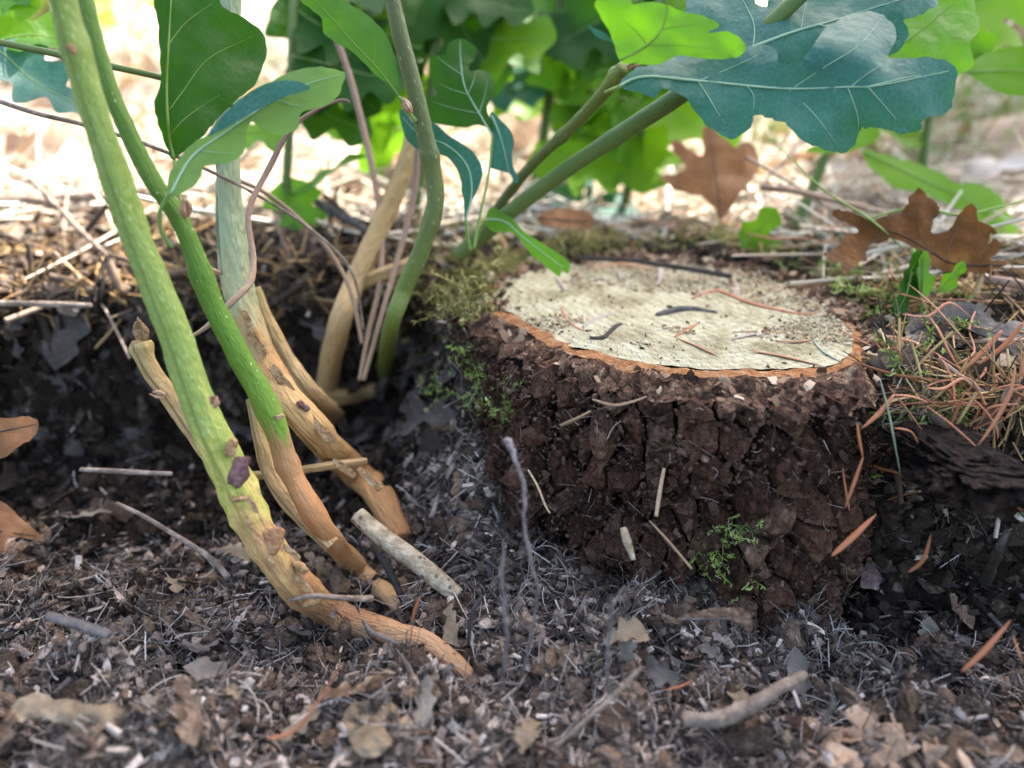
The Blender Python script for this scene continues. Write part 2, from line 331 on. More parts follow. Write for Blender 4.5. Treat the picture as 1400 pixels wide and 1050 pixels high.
m_leaf_skyblue = M('leaf_upper_sky_sheen', [(0, (0.0137, 0.0602, 0.0497)), (0.6, (0.0211, 0.0824, 0.0663)), (1, (0.0343, 0.1077, 0.0829))], scale=.35, detail=3, rough=.5, spec=.13, bump=.2, bscale=2.2, bdist=.03,
                transl=(.05, .24, .05), tfac=.2, cells=(5.0, (.10, .21, .15), .07, .25))  # the blue of the reflected sky is put into the base colour
m_leaf_green = M('leaf_fresh_green', [(0, (0.0284, 0.0897, 0.0076)), (0.6, (0.0473, 0.1311, 0.0105)), (1, (0.0756, 0.1725, 0.021))], scale=.5, detail=3, rough=.5, spec=.2, bump=.3, bscale=2.5, bdist=.03,
                 transl=(.18, .46, .015), tfac=.45, cells=(5.5, (.12, .25, .05), .06, .25))
m_leaf_dark = M('leaf_deep_green', [(0, (0.007, 0.0325, 0.0019)), (0.6, (0.0108, 0.0464, 0.0027)), (1, (0.0194, 0.0603, 0.0069))], scale=.4, detail=3, rough=.5, spec=.12, bump=.25, bscale=2, bdist=.03,
                transl=(.05, .19, .003), tfac=.28, cells=(5.5, (.05, .14, .03), .06, .14))
m_leaf_mid = M('leaf_mid_green', [(0, (0.0222, 0.0673, 0.0071)), (0.6, (0.0345, 0.0898, 0.0107)), (1, (0.0542, 0.1122, 0.0214))], scale=.5, detail=3, rough=.55, spec=.15, bump=.25, bscale=3, bdist=.03, transl=(.09, .27, .015), tfac=.32, cells=(4.5, (.06, .14, .03), .05, .4))
m_leaf_pale = M('leaf_underside', [(0, (0.0627, 0.1248, 0.0325)), (0.6, (0.0913, 0.1663, 0.0421)), (1, (0.1255, 0.202, 0.0612))], scale=.5, detail=3, rough=.6, spec=.15, bump=.25, bscale=3, bdist=.03,
                transl=(.25, .48, .08), tfac=.4, cells=(4.5, (.10, .19, .07), .05, .4))
m_leaf_bg = M('leaf_sunlit_green', [(0, (0.04, 0.119, 0.0042)), (0.5, (0.072, 0.1785, 0.007)), (1, (0.128, 0.238, 0.014))], scale=.3, detail=2, rnd='object', k=.7, rough=.5, spec=.12, transl=(.22, .47, .02), tfac=.5)  # oak leaf copy with the yellow-green sun glow put into its colours
m_vein = M('leaf_vein', [(0, (.24, .36, .24)), (1, (.34, .46, .32))], rough=.5, transl=(.3, .5, .2), tfac=.3)
m_vein_dark = M('leaf_vein_dark', [(0, (.10, .17, .03)), (1, (.15, .22, .05))], rough=.5)
m_petiole = M('leaf_stalk', [(0, (.14, .22, .06)), (1, (.24, .32, .10))], rough=.5, transl=(.3, .5, .1), tfac=.2)
m_dry = M('dry_oak_leaf', [(0, (0.0842, 0.0372, 0.0182)), (0.45, (0.1776, 0.0829, 0.0394)), (0.8, (0.2805, 0.1451, 0.0722)), (1, (0.374, 0.2239, 0.1215))], scale=.9, detail=6, rough=.6, bump=.5, bscale=3, transl=(.42, .20, .08), tfac=.3, cells=(3.5, (.08, .04, .022), .05, .5))
m_dry_dark = M('dark_oak_leaf', [(0, (0.0318, 0.0123, 0.0026)), (0.45, (0.0773, 0.0288, 0.0058)), (0.8, (0.1364, 0.0563, 0.0111)), (1, (0.2181, 0.1011, 0.0211))], scale=.9, detail=6, rough=.6, spec=.08, bump=.5, bscale=3, transl=(.26, .12, .045), tfac=.16, cells=(3.5, (.03, .015, .009), .05, .5))
m_dry_pale = M('pale_dry_leaf', [(0, (0.1008, 0.072, 0.045)), (0.5, (0.216, 0.162, 0.105)), (1, (0.324, 0.2592, 0.1837))], scale=1.2, detail=6, rough=.75, bump=.6, bscale=4, transl=(.4, .28, .15), tfac=.2, cells=(3, (.1, .07, .045), .05, .5))
m_dry_grey = M('grey_dry_leaf', [(0, (.05, .042, .036)), (.5, (.115, .095, .078)), (1, (.2, .17, .14))], scale=1.0, detail=6, rough=.7, bump=.6, bscale=4)
m_dry_web = M('webbed_leaf', [(0, (.03, .02, .018)), (.5, (.085, .055, .05)), (.72, (.14, .10, .09)), (.8, (.5, .48, .47)), (1, (.65, .63, .62))], scale=1.6, detail=8, rough=.8, bump=.7, bscale=4)
m_dry_pink = M('pink_dry_leaf', [(0, (0.1584, 0.0912, 0.0576)), (0.5, (0.3024, 0.1976, 0.1296)), (1, (0.4176, 0.3192, 0.2304))], scale=1.3, detail=7, rough=.8, bump=.8, bscale=4)
m_litterleaf = M('litter_leaf', [(0, (.14, .08, .055)), (.4, (.32, .22, .155)), (.8, (.48, .38, .30)), (1, (.6, .54, .48))], scale=.8, rnd='island', k=.8, rough=.6, transl=(.4, .25, .12), tfac=.2)
m_dry_frag = M('brown_fragment', [(0, (.03, .02, .014)), (.4, (.11, .07, .046)), (.7, (.21, .14, .095)), (1, (.34, .26, .19))], scale=3, detail=8, rough=.85, bump=1, bscale=7, bdist=.05)
m_white = M('white_mycelium', [(0, (.5, .48, .45)), (1, (.75, .73, .70))], rough=.8)
m_trunk = M('fir_bark', [(0, (.07, .035, .026)), (.5, (.19, .10, .075)), (1, (.33, .20, .16))], scale=.25, stretch=(1, 1, .35), rough=.9, bump=.8, bscale=.6)
m_firshade = M('fir_shade_foliage', [(0, (.02, .05, .015)), (1, (.06, .12, .03))], rnd='island', k=.8, rough=.5)

# ================================================================== THE GROUND
SC = np.array([5.7, 26.2])                       # stump axis
rim_px = [(640,422),(676,457),(738,490),(800,510),(870,527),(950,538),(1040,547),(1120,547),(1180,532),(1206,490),(1187,440),(1130,392),(1040,362),(940,350),(850,347),(760,354),(690,368),(650,392)]
wood_px = [(662,402),(700,428),(748,455),(800,480),(860,496),(930,504),(1010,506),(1090,506),(1148,496),(1165,470),(1150,435),(1100,397),(1020,371),(930,359),(850,356),(770,363),(712,376),(672,389)]
def polar(pp):
    q = np.array([PZ(a, b, 0)[:2] for a, b in pp])-SC
    th = np.arctan2(q[:, 1], q[:, 0]); r = np.hypot(q[:, 0], q[:, 1]); o = np.argsort(th)
    th = th[o]; r = r[o]; T = np.r_[th[-1]-2*math.pi, th, th[0]+2*math.pi]; Q = np.r_[r[-1], r, r[0]]
    g = np.linspace(-math.pi, math.pi, 361); v = np.interp(g, T, Q)
    kk = np.ones(13)/13; v2 = np.convolve(np.r_[v[-13:-1], v, v[1:13]], kk, 'same')[12:-12]
    return lambda t: np.interp((np.asarray(t)+math.pi) % (2*math.pi)-math.pi, g, v2)
r_rim = polar(rim_px); r_wood = polar(wood_px)
def bark_r(th, z):
    dz = np.clip(-np.asarray(z), 0, 12)
    return r_rim(th)+0.02*dz+0.010*dz**1.9+0.25*vnoise(np.asarray(th)*3, dz*.25, 3)
WX = np.array([-60, -24, -17, -11, -6.5, -3, 0, 4, 9.2, 10.6, 11.6, 13, 18, 24, 60])
WY = np.array([27, 27.5, 28.6, 30.6, 32.5, 31, 30, 29, 27.5, 23.6, 21.0, 19.9, 19.4, 20.5, 22])
MND = PZ(612, 372, 0.4)
def gh(x, y, fine=True):
    x = np.asarray(x, float); y = np.asarray(y, float)
    far = np.clip(y-34, 0, 1e9)
    lip = 0.15+0.045*np.minimum(far, 900)+fbm(x, y, .12, 3, 11)*1.1+np.clip(y-60, 0, 400)/400*fbm(x, y, .01, 3, 71)*25
    lip = lip-0.10*np.clip(x-12, 0, 12)*np.clip((27-y)/8, 0, 1)*1.3-.5*np.clip((23-y)/4, 0, 1)
    lip = lip+np.where(x < -3, -0.6*np.clip((36-y)/8, 0, 1), 0)
    fl = -7.3+fbm(x, y, .16, 3, 23)*1.5-0.02*(y-16)
    fl = fl+1.1*sstep(18, 9, y)+0.9*np.exp(-(((x+9)/6)**2+((y-16.5)/3)**2))
    fl = fl+5.2*np.exp(-(((x+1.0)/1.9)**2+((y-25.8)/3.6)**2))+3.2*np.exp(-(((x+2.8)/2.4)**2+((y-28)/4.5)**2))
    wy = np.interp(x, WX, WY)+fbm(x, y, .35, 3, 31)*1.9
    pit = sstep(-.2, 1.1, wy-y)
    # the spoil heap ends behind and beside the viewer
    pit = pit*sstep(-45, -30, y)*sstep(75, 48, np.abs(x))
    z = lip*(1-pit)+fl*pit
    dx = x-SC[0]; dy = y-SC[1]; rr = np.hypot(dx, dy); th = np.arctan2(dy, dx)
    rb = r_rim(th)
    z = np.where(rr < rb+1.2, np.minimum(z, .12+(rr-rb)*.35), z)
    z = z+1.15*np.exp(-(((x-MND[0])/2.0)**2+((y-MND[1])/2.6)**2))*(rr > rb-.7)+.35*np.exp(-((rr-rb-.8)/.8)**2)*(dy > 0)*(rr > rb-.2)
    z = np.where(rr < rb-.7, np.minimum(z, -4.0), z)
    if fine:
        amp = np.clip(1-(np.hypot(x, y-20)-45)/60, .0, 1)
        z = z+amp*(fbm(x, y, .7, 5, 41, .62)*1.15)
    return z
def gnorm(x, y):
    e = .25; nx = -(gh(x+e, y, False)-gh(x-e, y, False))/(2*e); ny = -(gh(x, y+e, False)-gh(x, y-e, False))/(2*e)
    n = np.stack([nx, ny, np.ones_like(nx)], -1); return n/np.linalg.norm(n, axis=-1)[..., None]
def graded(a, b, step, lim, g=1.16):
    c = list(np.arange(a, b+1e-6, step)); s = step; lo = []; x = a
    while x > -lim: s *= g; x -= s; lo.append(x)
    s = step; x = b; hi = []
    while x < lim: s *= g; x += s; hi.append(x)
    return np.array(lo[::-1]+c+hi)
gx = graded(-24, 24, .2, 60000); gy = graded(6, 42, .18, 60000)
X, Y = np.meshgrid(gx, gy); Z = gh(X, Y)
nxg, nyg = len(gx), len(gy)
idx = np.arange(nxg*nyg).reshape(nyg, nxg)
a_, b_, c_, d_ = idx[:-1, :-1].ravel(), idx[:-1, 1:].ravel(), idx[1:, 1:].ravel(), idx[1:, :-1].ravel()
GF = np.vstack([np.stack([a_, b_, c_], 1), np.stack([a_, c_, d_], 1)])
GV = np.stack([X.ravel(), Y.ravel(), Z.ravel()], 1)
DUFF = sstep(34, 42, GV[:, 1])
ground = link('ground', mesh_data('ground', GV, GF, m_ground, True, {'duff': DUFF})); tag(ground, 'dark dug soil and forest floor around the stump', kind='structure')

def hit(px, py, stump=True):
    """where the line of sight through a pixel meets the stump or the ground"""
    r = ray(px, py); t = np.arange(8, 160, .04); P = CAMP+t[:, None]*r
    g = P[:, 2] < gh(P[:, 0], P[:, 1])
    if stump:
        dx = P[:, 0]-SC[0]; dy = P[:, 1]-SC[1]; rr = np.hypot(dx, dy)
        g |= (P[:, 2] < 0.05) & (rr < bark_r(np.arctan2(dy, dx), P[:, 2]))
    k = np.argmax(g); return P[k] if g[k] else P[-1]
def onground(x, y): return np.array([x, y, float(gh(x, y))])

_lx = np.arange(-130, 160, .3); _ly = np.arange(0, 222, .3); _LUT = gh(*np.meshgrid(_lx, _ly), False)
def gq(x, y):
    return _LUT[np.clip(((y+.15)/.3).astype(int), 0, len(_ly)-1), np.clip(((x+130.15)/.3).astype(int), 0, len(_lx)-1)]
def sample_view(N, x0, y0, x1, y1):
    """ground points seen inside a stretch of the picture: evenly over the picture so near and far are covered alike"""
    out = []; px = RNG.uniform(x0, x1, N); py = RNG.uniform(y0, y1, N); t = np.r_[np.arange(9, 50, .2), np.arange(50, 220, .8)]
    for i0 in range(0, N, 3000):
        r = FW[None]+np.outer((px[i0:i0+3000]-700)/FPX, RT)+np.outer((525-py[i0:i0+3000])/FPX, UP)
        P = CAMP+t[None, :, None]*r[:, None, :]
        h = P[..., 2] < gq(P[..., 0], P[..., 1])
        k = np.argmax(h, 1); ok = h[np.arange(len(k)), k]
        out.append(P[np.arange(len(k)), k][ok])
    P = np.concatenate(out); P[:, 2] = gh(P[:, 0], P[:, 1]); return P

# ---- loose soil, fibres, flakes (nobody could count them)
def uni(N, xr, yr): 
    x = RNG.uniform(*xr, N); y = RNG.uniform(*yr, N); return np.stack([x, y, gh(x, y)], 1)
def outside_stump(P, m=.3):
    d = P[:, :2]-SC; return np.hypot(d[:, 0], d[:, 1]) > r_rim(np.arctan2(d[:, 1], d[:, 0]))+m
lumps = [lump(k, 1, .45) for k in range(10)]
fibs = [fibre(k, .15+.17*(k % 5), 5, 3, .007+.004*(k % 3)) for k in range(20)]
twigs = [fibre(60+k, .05+.05*(k % 2), 3, 5, .05+.02*(k % 3)) for k in range(10)]
chips = [chip(k, 3, 1) for k in range(14)]
def stuff(name, label, cat, variants, P, nrm, size, mat, tilt=.35, aspect=(1, 1, 1), sink=0.0, smooth=True, sig=.45):
    N = len(P); s = size*np.clip(np.exp(RNG.normal(0, sig, N)), .25, 2.6); scl = s[:, None]*np.array(aspect)[None]*RNG.uniform(.75, 1.3, (N, 3))
    V, F = inst(variants, P+nrm*sink*s[:, None], frames(nrm, tilt), scl)
    o = obj(name, V, F, mat, None, smooth); tag(o, label, cat, kind='stuff'); return o
Pp = np.vstack([sample_view(16000, -60, 400, 1460, 1090), sample_view(30000, -40, 640, 1440, 1080), uni(4000, (-30, 30), (6, 30))]); Pp = Pp[outside_stump(Pp)]
wall_or_shade = ((Pp[:, 1] > 22.5) & (Pp[:, 0] < -4.2)) | ((Pp[:, 0] > 10.3) & (Pp[:, 1] > 17.6) & (Pp[:, 2] < -1.6))  # humus bank at left; under the bark ledge the shade is painted dark
stuff('humus_and_shade_crumbs', 'black humus crumbs in the shaded cut bank, and crumbs coloured shade-dark under the bark ledge', 'soil', lumps, Pp[wall_or_shade], gnorm(Pp[wall_or_shade][:, 0], Pp[wall_or_shade][:, 1]), .10, m_humus_shade, .8, (1, 1, 1), .2, False, .6)
Pp = Pp[~wall_or_shade]
big = Pp[RNG.random(len(Pp)) < .035]
stuff('soil_clods', 'larger dark clods and rotten wood bits in the loose soil', 'soil', [lump(k+40, 2, .28) for k in range(8)], big, gnorm(big[:, 0], big[:, 1]), .22, m_clod, .8, (1.2, .8, .7), .1, False, .45)
stuff('soil_crumbs', 'loose dark soil crumbs covering the dug hollow', 'soil', lumps, Pp, gnorm(Pp[:, 0], Pp[:, 1]), .07, m_crumb, .8, (1, 1, 1), .2, False, .7)
Pp = np.vstack([sample_view(30000, -60, 640, 1460, 1090), sample_view(3500, -60, 380, 700, 700), sample_view(2400, 1150, 560, 1460, 800)]); Pp = Pp[outside_stump(Pp, .1)]
wall_or_shade = ((Pp[:, 1] > 22.5) & (Pp[:, 0] < -4.2)) | ((Pp[:, 0] > 10.3) & (Pp[:, 1] > 17.6) & (Pp[:, 2] < -1.6)); Pp = Pp[~wall_or_shade | (RNG.random(len(Pp)) < .12)]
stuff('fine_rootlets', 'tangle of fine grey-brown rootlets through the loose soil', 'rootlets', fibs, Pp, gnorm(Pp[:, 0], Pp[:, 1]), .58, m_fibre, .7, (1, 1, 1), .10, True, .6)
Pp = np.vstack([sample_view(7500, -60, 620, 1460, 1090), sample_view(1500, -60, 380, 620, 640)]); Pp = Pp[outside_stump(Pp, .1)]
wall_or_shade = ((Pp[:, 1] > 22.5) & (Pp[:, 0] < -4.2)) | ((Pp[:, 0] > 10.3) & (Pp[:, 1] > 17.6) & (Pp[:, 2] < -1.6))  # left bank again, plus the hollow whose shade is put into the colour
stuff('humus_and_shade_flakes', 'dark rotting leaf flakes in the shaded cut bank, and flakes coloured shade-dark under the bark ledge', 'flakes', chips, Pp[wall_or_shade], gnorm(Pp[wall_or_shade][:, 0], Pp[wall_or_shade][:, 1]), .2, m_humus_shade, .8, (1, .5, .07), .5, False, .6); Pp = Pp[~wall_or_shade]
stuff('litter_flakes', 'small flakes of bark and leaf mixed into the soil', 'flakes', chips, Pp, gnorm(Pp[:, 0], Pp[:, 1]), .085, m_flake, 1.0, (1, .4, .10), .7, False, .9)
Pt = sample_view(2600, -60, 600, 1460, 1090); Pt = Pt[outside_stump(Pt, .2)]
stuff('twig_bits', 'short broken twig bits mixed through the loose soil', 'twig bits', twigs, Pt, gnorm(Pt[:, 0], Pt[:, 1]), .5, m_flake, .5, (1, 1, 1), .08, True, .5)

Pt = np.vstack([sample_view(1500, -60, 300, 640, 440), sample_view(400, 1180, 420, 1460, 620)]); Pt = Pt[outside_stump(Pt, .2)]
stuff('lip_twigs', 'dark twigs and rootlets hanging from the bank edge', 'twig bits', twigs[:4]+fibs, Pt, gnorm(Pt[:, 0], Pt[:, 1]), 1.9, m_liptwig, .6, (1, .6, .6), .05, True, .5)
Pt = np.vstack([sample_view(2600, -60, 290, 640, 440), sample_view(900, 1180, 420, 1460, 620)]); Pt = Pt[outside_stump(Pt, .2)]
stuff('lip_flakes', 'dark leaf flakes and bark bits along the bank edge', 'flakes', chips, Pt, gnorm(Pt[:, 0], Pt[:, 1]), .17, m_liptwig, .8, (1, .6, .07), .5, False, .6)
# ---- litter on the bank behind: straw, needles, leaf bits
strawv = [fibre(100+k, .10+.08*(k % 4), 5, 3, .005+.002*(k % 3)) for k in range(12)]
lip = np.vstack([sample_view(4200, -100, 60, 1500, 420), uni(2500, (-70, 90), (33, 150))]); lip = lip[((lip[:, 1] > 35.5) & (lip[:, 0] < 9)) | ((lip[:, 0] > 9) & (lip[:, 1] > 30))]; lip = lip[outside_stump(lip, 1.5)]
stuff('dry_straw', 'pale dry grass straw strewn over the forest floor', 'straw', strawv, lip, gnorm(lip[:, 0], lip[:, 1]), 6, m_straw, .25, (1, 1, 1), .03, True, .45)
lip2 = np.vstack([sample_view(2600, -60, 180, 1460, 430), sample_view(560, 1190, 400, 1460, 620)]); lip2 = lip2[(lip2[:, 1] > 28) | (lip2[:, 0] > 11)]; lip2 = lip2[outside_stump(lip2, .4)]
stuff('needle_litter', 'reddish fallen fir needles matted on the bank', 'needles', [fibre(140+k, .12, 5, 4, .012) for k in range(6)], lip2, gnorm(lip2[:, 0], lip2[:, 1]), 2.4, m_duffneedle, .3, (1, 1, 1), .05, True, .2)

# ================================================================== THE STUMP
stump = thing('tree_stump', (SC[0], SC[1], -8.5), 'low sawn oak stump with pale cut face and dark crumbling bark', 'stump')
NT, NZ = 460, 96
th = np.linspace(-math.pi, math.pi, NT, endpoint=False); zz = -9.2*np.linspace(0, 1, NZ)**1.05
TH, ZZ = np.meshgrid(th, zz)
u = TH*6.6; v = ZZ
wu = u+fbm(u, v, .5, 3, 51)*1.0; wv = v+fbm(u, v, .5, 3, 52)*1.2
f1, f2, cid = worley(wu/1.25, wv/2.0, 4)
fis = sstep(0, .28, f2-f1)
RB = bark_r(TH, ZZ)-.55+(fis-1)*.55+(cid-.5)*.35+fbm(u, v, .9, 5, 61, .62)*.75
topfade = sstep(0, -.6, ZZ); RB = r_rim(TH)+(RB-r_rim(TH))*topfade+fbm(u, v*0, .9, 5, 64, .65)*.8*(1-topfade)
rimz = -0.15-0.5*np.abs(fbm(th*6.6, th*0, .7, 5, 66, .65))*2
ZB = ZZ+(rimz[None, :])*(1-sstep(0, -1.5, ZZ))
ring = lambda r, z: np.stack([SC[0]+r*np.cos(th), SC[1]+r*np.sin(th), z], 1)
BV = np.stack([SC[0]+RB*np.cos(TH), SC[1]+RB*np.sin(TH), ZB], -1).reshape(-1, 3)
def gridF(nr, nt, off=0):
    F = []
    i = np.arange(nr-1)[:, None]*nt; k = np.arange(nt)[None]; k2 = (k+1) % nt
    a = i+k; b = i+k2; c = i+nt+k2; d = i+nt+k
    return np.vstack([np.stack([a, d, c], -1).reshape(-1, 3), np.stack([a, c, b], -1).reshape(-1, 3)])+off
obj('bark', BV, gridF(NZ, NT), m_bark, stump)
# cut face: rings from the pith outwards
def topz(x, y): return 0.10*fbm(x, y, .25, 2, 81)+0.035*fbm(x*.35+y*.94, (y*.35-x*.94)*.05, 3.2, 3, 82)+.02*fbm(x, y, 2.5, 3, 83)
rw = r_wood(th)+fbm(th*6, th*0, .55, 5, 90, .6)*.38
fr = np.r_[0.02, np.linspace(.04, 1, 60)]
WV = []
for q in fr:
    r = rw*q; x = SC[0]+r*np.cos(th); y = SC[1]+r*np.sin(th); WV.append(np.stack([x, y, topz(x, y)+.05], 1))
obj('cut_face', np.concatenate(WV), gridF(len(fr), NT)[:, ::-1], m_wood, stump)
def annulus(name, r0, r1, z0, z1, rough, mat, n=10, seed=0):
    A = []
    for i, q in enumerate(np.linspace(0, 1, n)):
        r = r0*(1-q)+r1*q; x = SC[0]+r*np.cos(th); y = SC[1]+r*np.sin(th)
        z = topz(x, y)+z0*(1-q)+z1*q+rough*2*fbm(x, y, 1.6, 4, seed, .6)
        if i == 0: z = z-.03
        A.append(np.stack([x, y, z], 1))
    return obj(name, np.concatenate(A), gridF(n, NT)[:, ::-1], mat, stump)
gap = np.maximum(r_rim(th)+fbm(th*6.6, th*0, .9, 5, 64, .65)*.8-rw, .35)
rc = rw+np.minimum(gap*.5, .40)+fbm(th*9, th*0, .8, 4, 95)*.34
annulus('inner_bark_ring', rw-.03, rc+.04, .06, -.02, .06, m_camb, 9, 96)
A_r1 = r_rim(th)+fbm(th*6.6, th*0, .9, 5, 64, .65)*.8
z_end = rimz
A = []
for i, q in enumerate(np.linspace(0, 1, 14)):
    r = rc*(1-q)+(A_r1-.0)*q; x = SC[0]+r*np.cos(th); y = SC[1]+r*np.sin(th)
    z = (topz(x, y)-.03)*(1-q)+z_end*q+(math.sin(q*math.pi)*.55)*fbm(x, y, 1.5, 5, 97, .65)+.10*math.sin(q*math.pi)
    A.append(np.stack([x, y, z], 1))
obj('cut_bark_ring', np.concatenate(A), gridF(14, NT)[:, ::-1], m_rimbark, stump)
# bark plates: the cells between the fissures, each a thick piece standing proud
def clip_poly(poly, p, nv):
    out = []
    for a, b in zip(poly, poly[1:]+poly[:1]):
        da = (a-p)@nv; db = (b-p)@nv
        if da <= 0: out.append(a)
        if da*db < 0: out.append(a+(b-a)*(da/(da-db)))
    return out
RU = 6.6; g_ = np.random.default_rng(11); seeds = []
for r_ in range(-1, 9):
    for c_ in range(int((math.pi+1.15)*RU/.86)):
        seeds.append(((-math.pi-.5)*RU+c_*.86+g_.uniform(-.4, .4)+(r_ % 2)*.4, -.5-r_*1.05+g_.uniform(-.5, .5)))
seeds = np.array(seeds)
for si, sd in enumerate(seeds):
    if sd[1] > .25 or sd[1] < -8.6: continue
    dd_ = np.hypot((seeds[:, 0]-sd[0]), (seeds[:, 1]-sd[1])*.6); nb = np.argsort(dd_)[1:14]
    poly = [sd+np.array(q) for q in ((-1.3, -2), (1.3, -2), (1.3, 2), (-1.3, 2))]
    for k in nb:
        poly = clip_poly(poly, (sd+seeds[k])/2, (seeds[k]-sd)*np.array([1, .36]))
        if len(poly) < 3: break
    if len(poly) < 3: continue
    poly = np.array(poly); cc = poly.mean(0); poly = cc+(poly-cc)*.87; ed = []
    for a, b in zip(poly, np.roll(poly, -1, 0)):
        n_ = max(1, int(np.hypot(*(b-a))/.22)); ed += [a+(b-a)*k/n_ for k in range(n_)]
    ed = np.array(ed); ed = ed+np.stack([vnoise(ed[:, 0]*2.2, ed[:, 1]*2.2, 301), vnoise(ed[:, 0]*2.2, ed[:, 1]*1.5, 302)], 1)*.22
    ed[:, 1] = np.minimum(ed[:, 1], -.08-.18*np.abs(vnoise(ed[:, 0]*1.7, ed[:, 0]*0, 303)*2))
    if len(ed) < 5: continue
    P2, F2 = fill(ed, .24)
    if len(F2) < 4: continue
    t_ = P2[:, 0]/RU; z_ = P2[:, 1]
    if np.mean(z_) < gh(SC[0]+7.4*math.cos(t_.mean()), SC[1]+7.4*math.sin(t_.mean()))-.6: continue
    n0 = len(ed); edge = np.zeros(len(P2)); dist = np.min(np.hypot(P2[:, None, 0]-ed[None, :, 0], P2[:, None, 1]-ed[None, :, 1]), 1)
    hc = g_.uniform(-.2, .55); tx = g_.normal(0, .22); tz_ = g_.normal(0, .16)
    rr_ = bark_r(t_, z_)+hc-.20*np.exp(-(dist/.13)**2)+fbm(P2[:, 0], z_*.45, 2.2, 5, 305, .7)*.65+tx*(P2[:, 0]-cc[0])+tz_*(z_-cc[1])
    rr_ = np.where(z_ > -.7, np.minimum(rr_, r_rim(t_)+.25+fbm(P2[:, 0], z_, 1.5, 3, 307)*.3), rr_)
    V_ = np.stack([SC[0]+rr_*np.cos(t_), SC[1]+rr_*np.sin(t_), z_], 1)
    # walls back into the fissure
    bnd = {}
    for f in F2:
        for a, b in ((f[0], f[1]), (f[1], f[2]), (f[2], f[0])):
            if (b, a) in bnd: del bnd[(b, a)]
            else: bnd[(a, b)] = 1
    ri = rr_-.9; Vi = np.stack([SC[0]+ri*np.cos(t_), SC[1]+ri*np.sin(t_), z_], 1); N_ = len(V_); Fw = []
    for a, b in bnd: Fw += [(a, b+N_, b), (a, a+N_, b+N_)]
    o = obj('bark_plate', np.vstack([V_, Vi]), np.vstack([F2, np.array(Fw)]), m_plate, stump, False)

# crumbs, fibres and moss clinging to the bark
def on_bark(N, t0=-math.pi-.4, t1=.6, z0=-8, z1=-.1, bias=.25):
    t = RNG.uniform(t0, t1, N); z = RNG.uniform(z0, z1, N); r = bark_r(t, z)+fbm(t*6.6, z, .9, 3, 61, .62)*.5+RNG.normal(bias, .15, N)
    n = np.stack([np.cos(t), np.sin(t), np.zeros(N)], 1); P = np.stack([SC[0]+r*n[:, 0], SC[1]+r*n[:, 1], z], 1); return P, n
P, n = on_bark(7000, bias=.26); stuff('bark_crumbs', 'crumbs of bark and soil stuck to the stump side', 'bark crumbs', lumps, P, n, .045, m_crumb_red, .8, sig=.6)
P, n = on_bark(3400, bias=.34); stuff('bark_flakes', 'thin lifted flakes on the stump bark', 'bark flakes', chips, P, n, .085, m_crumb_red, .8, (.8, .5, .10), .2, False, .5)
P, n = on_bark(1800, z0=-8, z1=-.2, bias=.38); stuff('bark_rootlets', 'hair-thin pale rootlets hanging over the stump bark', 'rootlets', fibs, P, n, .5, m_fibre, .8, (.9, .6, .6), .1)

# sawdust and specks on the cut face and the rim
def on_top(N, r0=0, r1=1.0):
    t = RNG.uniform(-math.pi, math.pi, N); q = np.sqrt(RNG.uniform(r0**2, r1**2, N)); r = q*r_wood(t); x = SC[0]+r*np.cos(t); y = SC[1]+r*np.sin(t)
    return np.stack([x, y, topz(x, y)+.06], 1)
P = on_top(10000); wgt = fbm(P[:, 0]+3, P[:, 1], .3, 3, 77)+.075*(P[:, 1]-SC[1])-.08; P = P[wgt > -.02]
up = np.tile([0, 0, 1.], (len(P), 1)); stuff('sawdust', 'grains of sawdust and bark scattered on the cut face', 'sawdust', lumps, P, up, .036, m_saw, .5, (1, 1, .6), .3, sig=.5)
P = on_top(420); up = np.tile([0, 0, 1.], (len(P), 1)); stuff('bark_specks', 'dark bark specks on the cut face', 'bark specks', lumps, P, up, .026, m_crumb_red, .5, (1.5, .8, .6), .3, sig=.6)
t = RNG.uniform(-math.pi, math.pi, 1400); q = RNG.uniform(.2, 1.02, 1400); r = r_wood(t)+(r_rim(t)-r_wood(t))*q
P = np.stack([SC[0]+r*np.cos(t), SC[1]+r*np.sin(t), -.12*q], 1); up = np.tile([0, 0, 1.], (len(P), 1))
stuff('rim_splinters', 'torn fibres and splinters along the cut bark rim', 'splinters', chips+fibs, P, up, .13, m_rimbark_bits, .9, (.8, .4, .14), .1, False, .5)

t = RNG.uniform(-.25, 3.2, 900); r = r_wood(t)+RNG.normal(.25, .42, 900); P = np.stack([SC[0]+r*np.cos(t), SC[1]+r*np.sin(t), np.full(900, .08)], 1); P[:, 2] = np.maximum(P[:, 2], gh(P[:, 0], P[:, 1])); up = np.tile([0, 0, 1.], (900, 1))
stuff('rim_litter', 'brown litter crumbs drifted over the back rim of the cut face', 'litter', chips+lumps, P, up, .12, m_rimbark_bits, .6, (1, .6, .25), .1, False, .6)
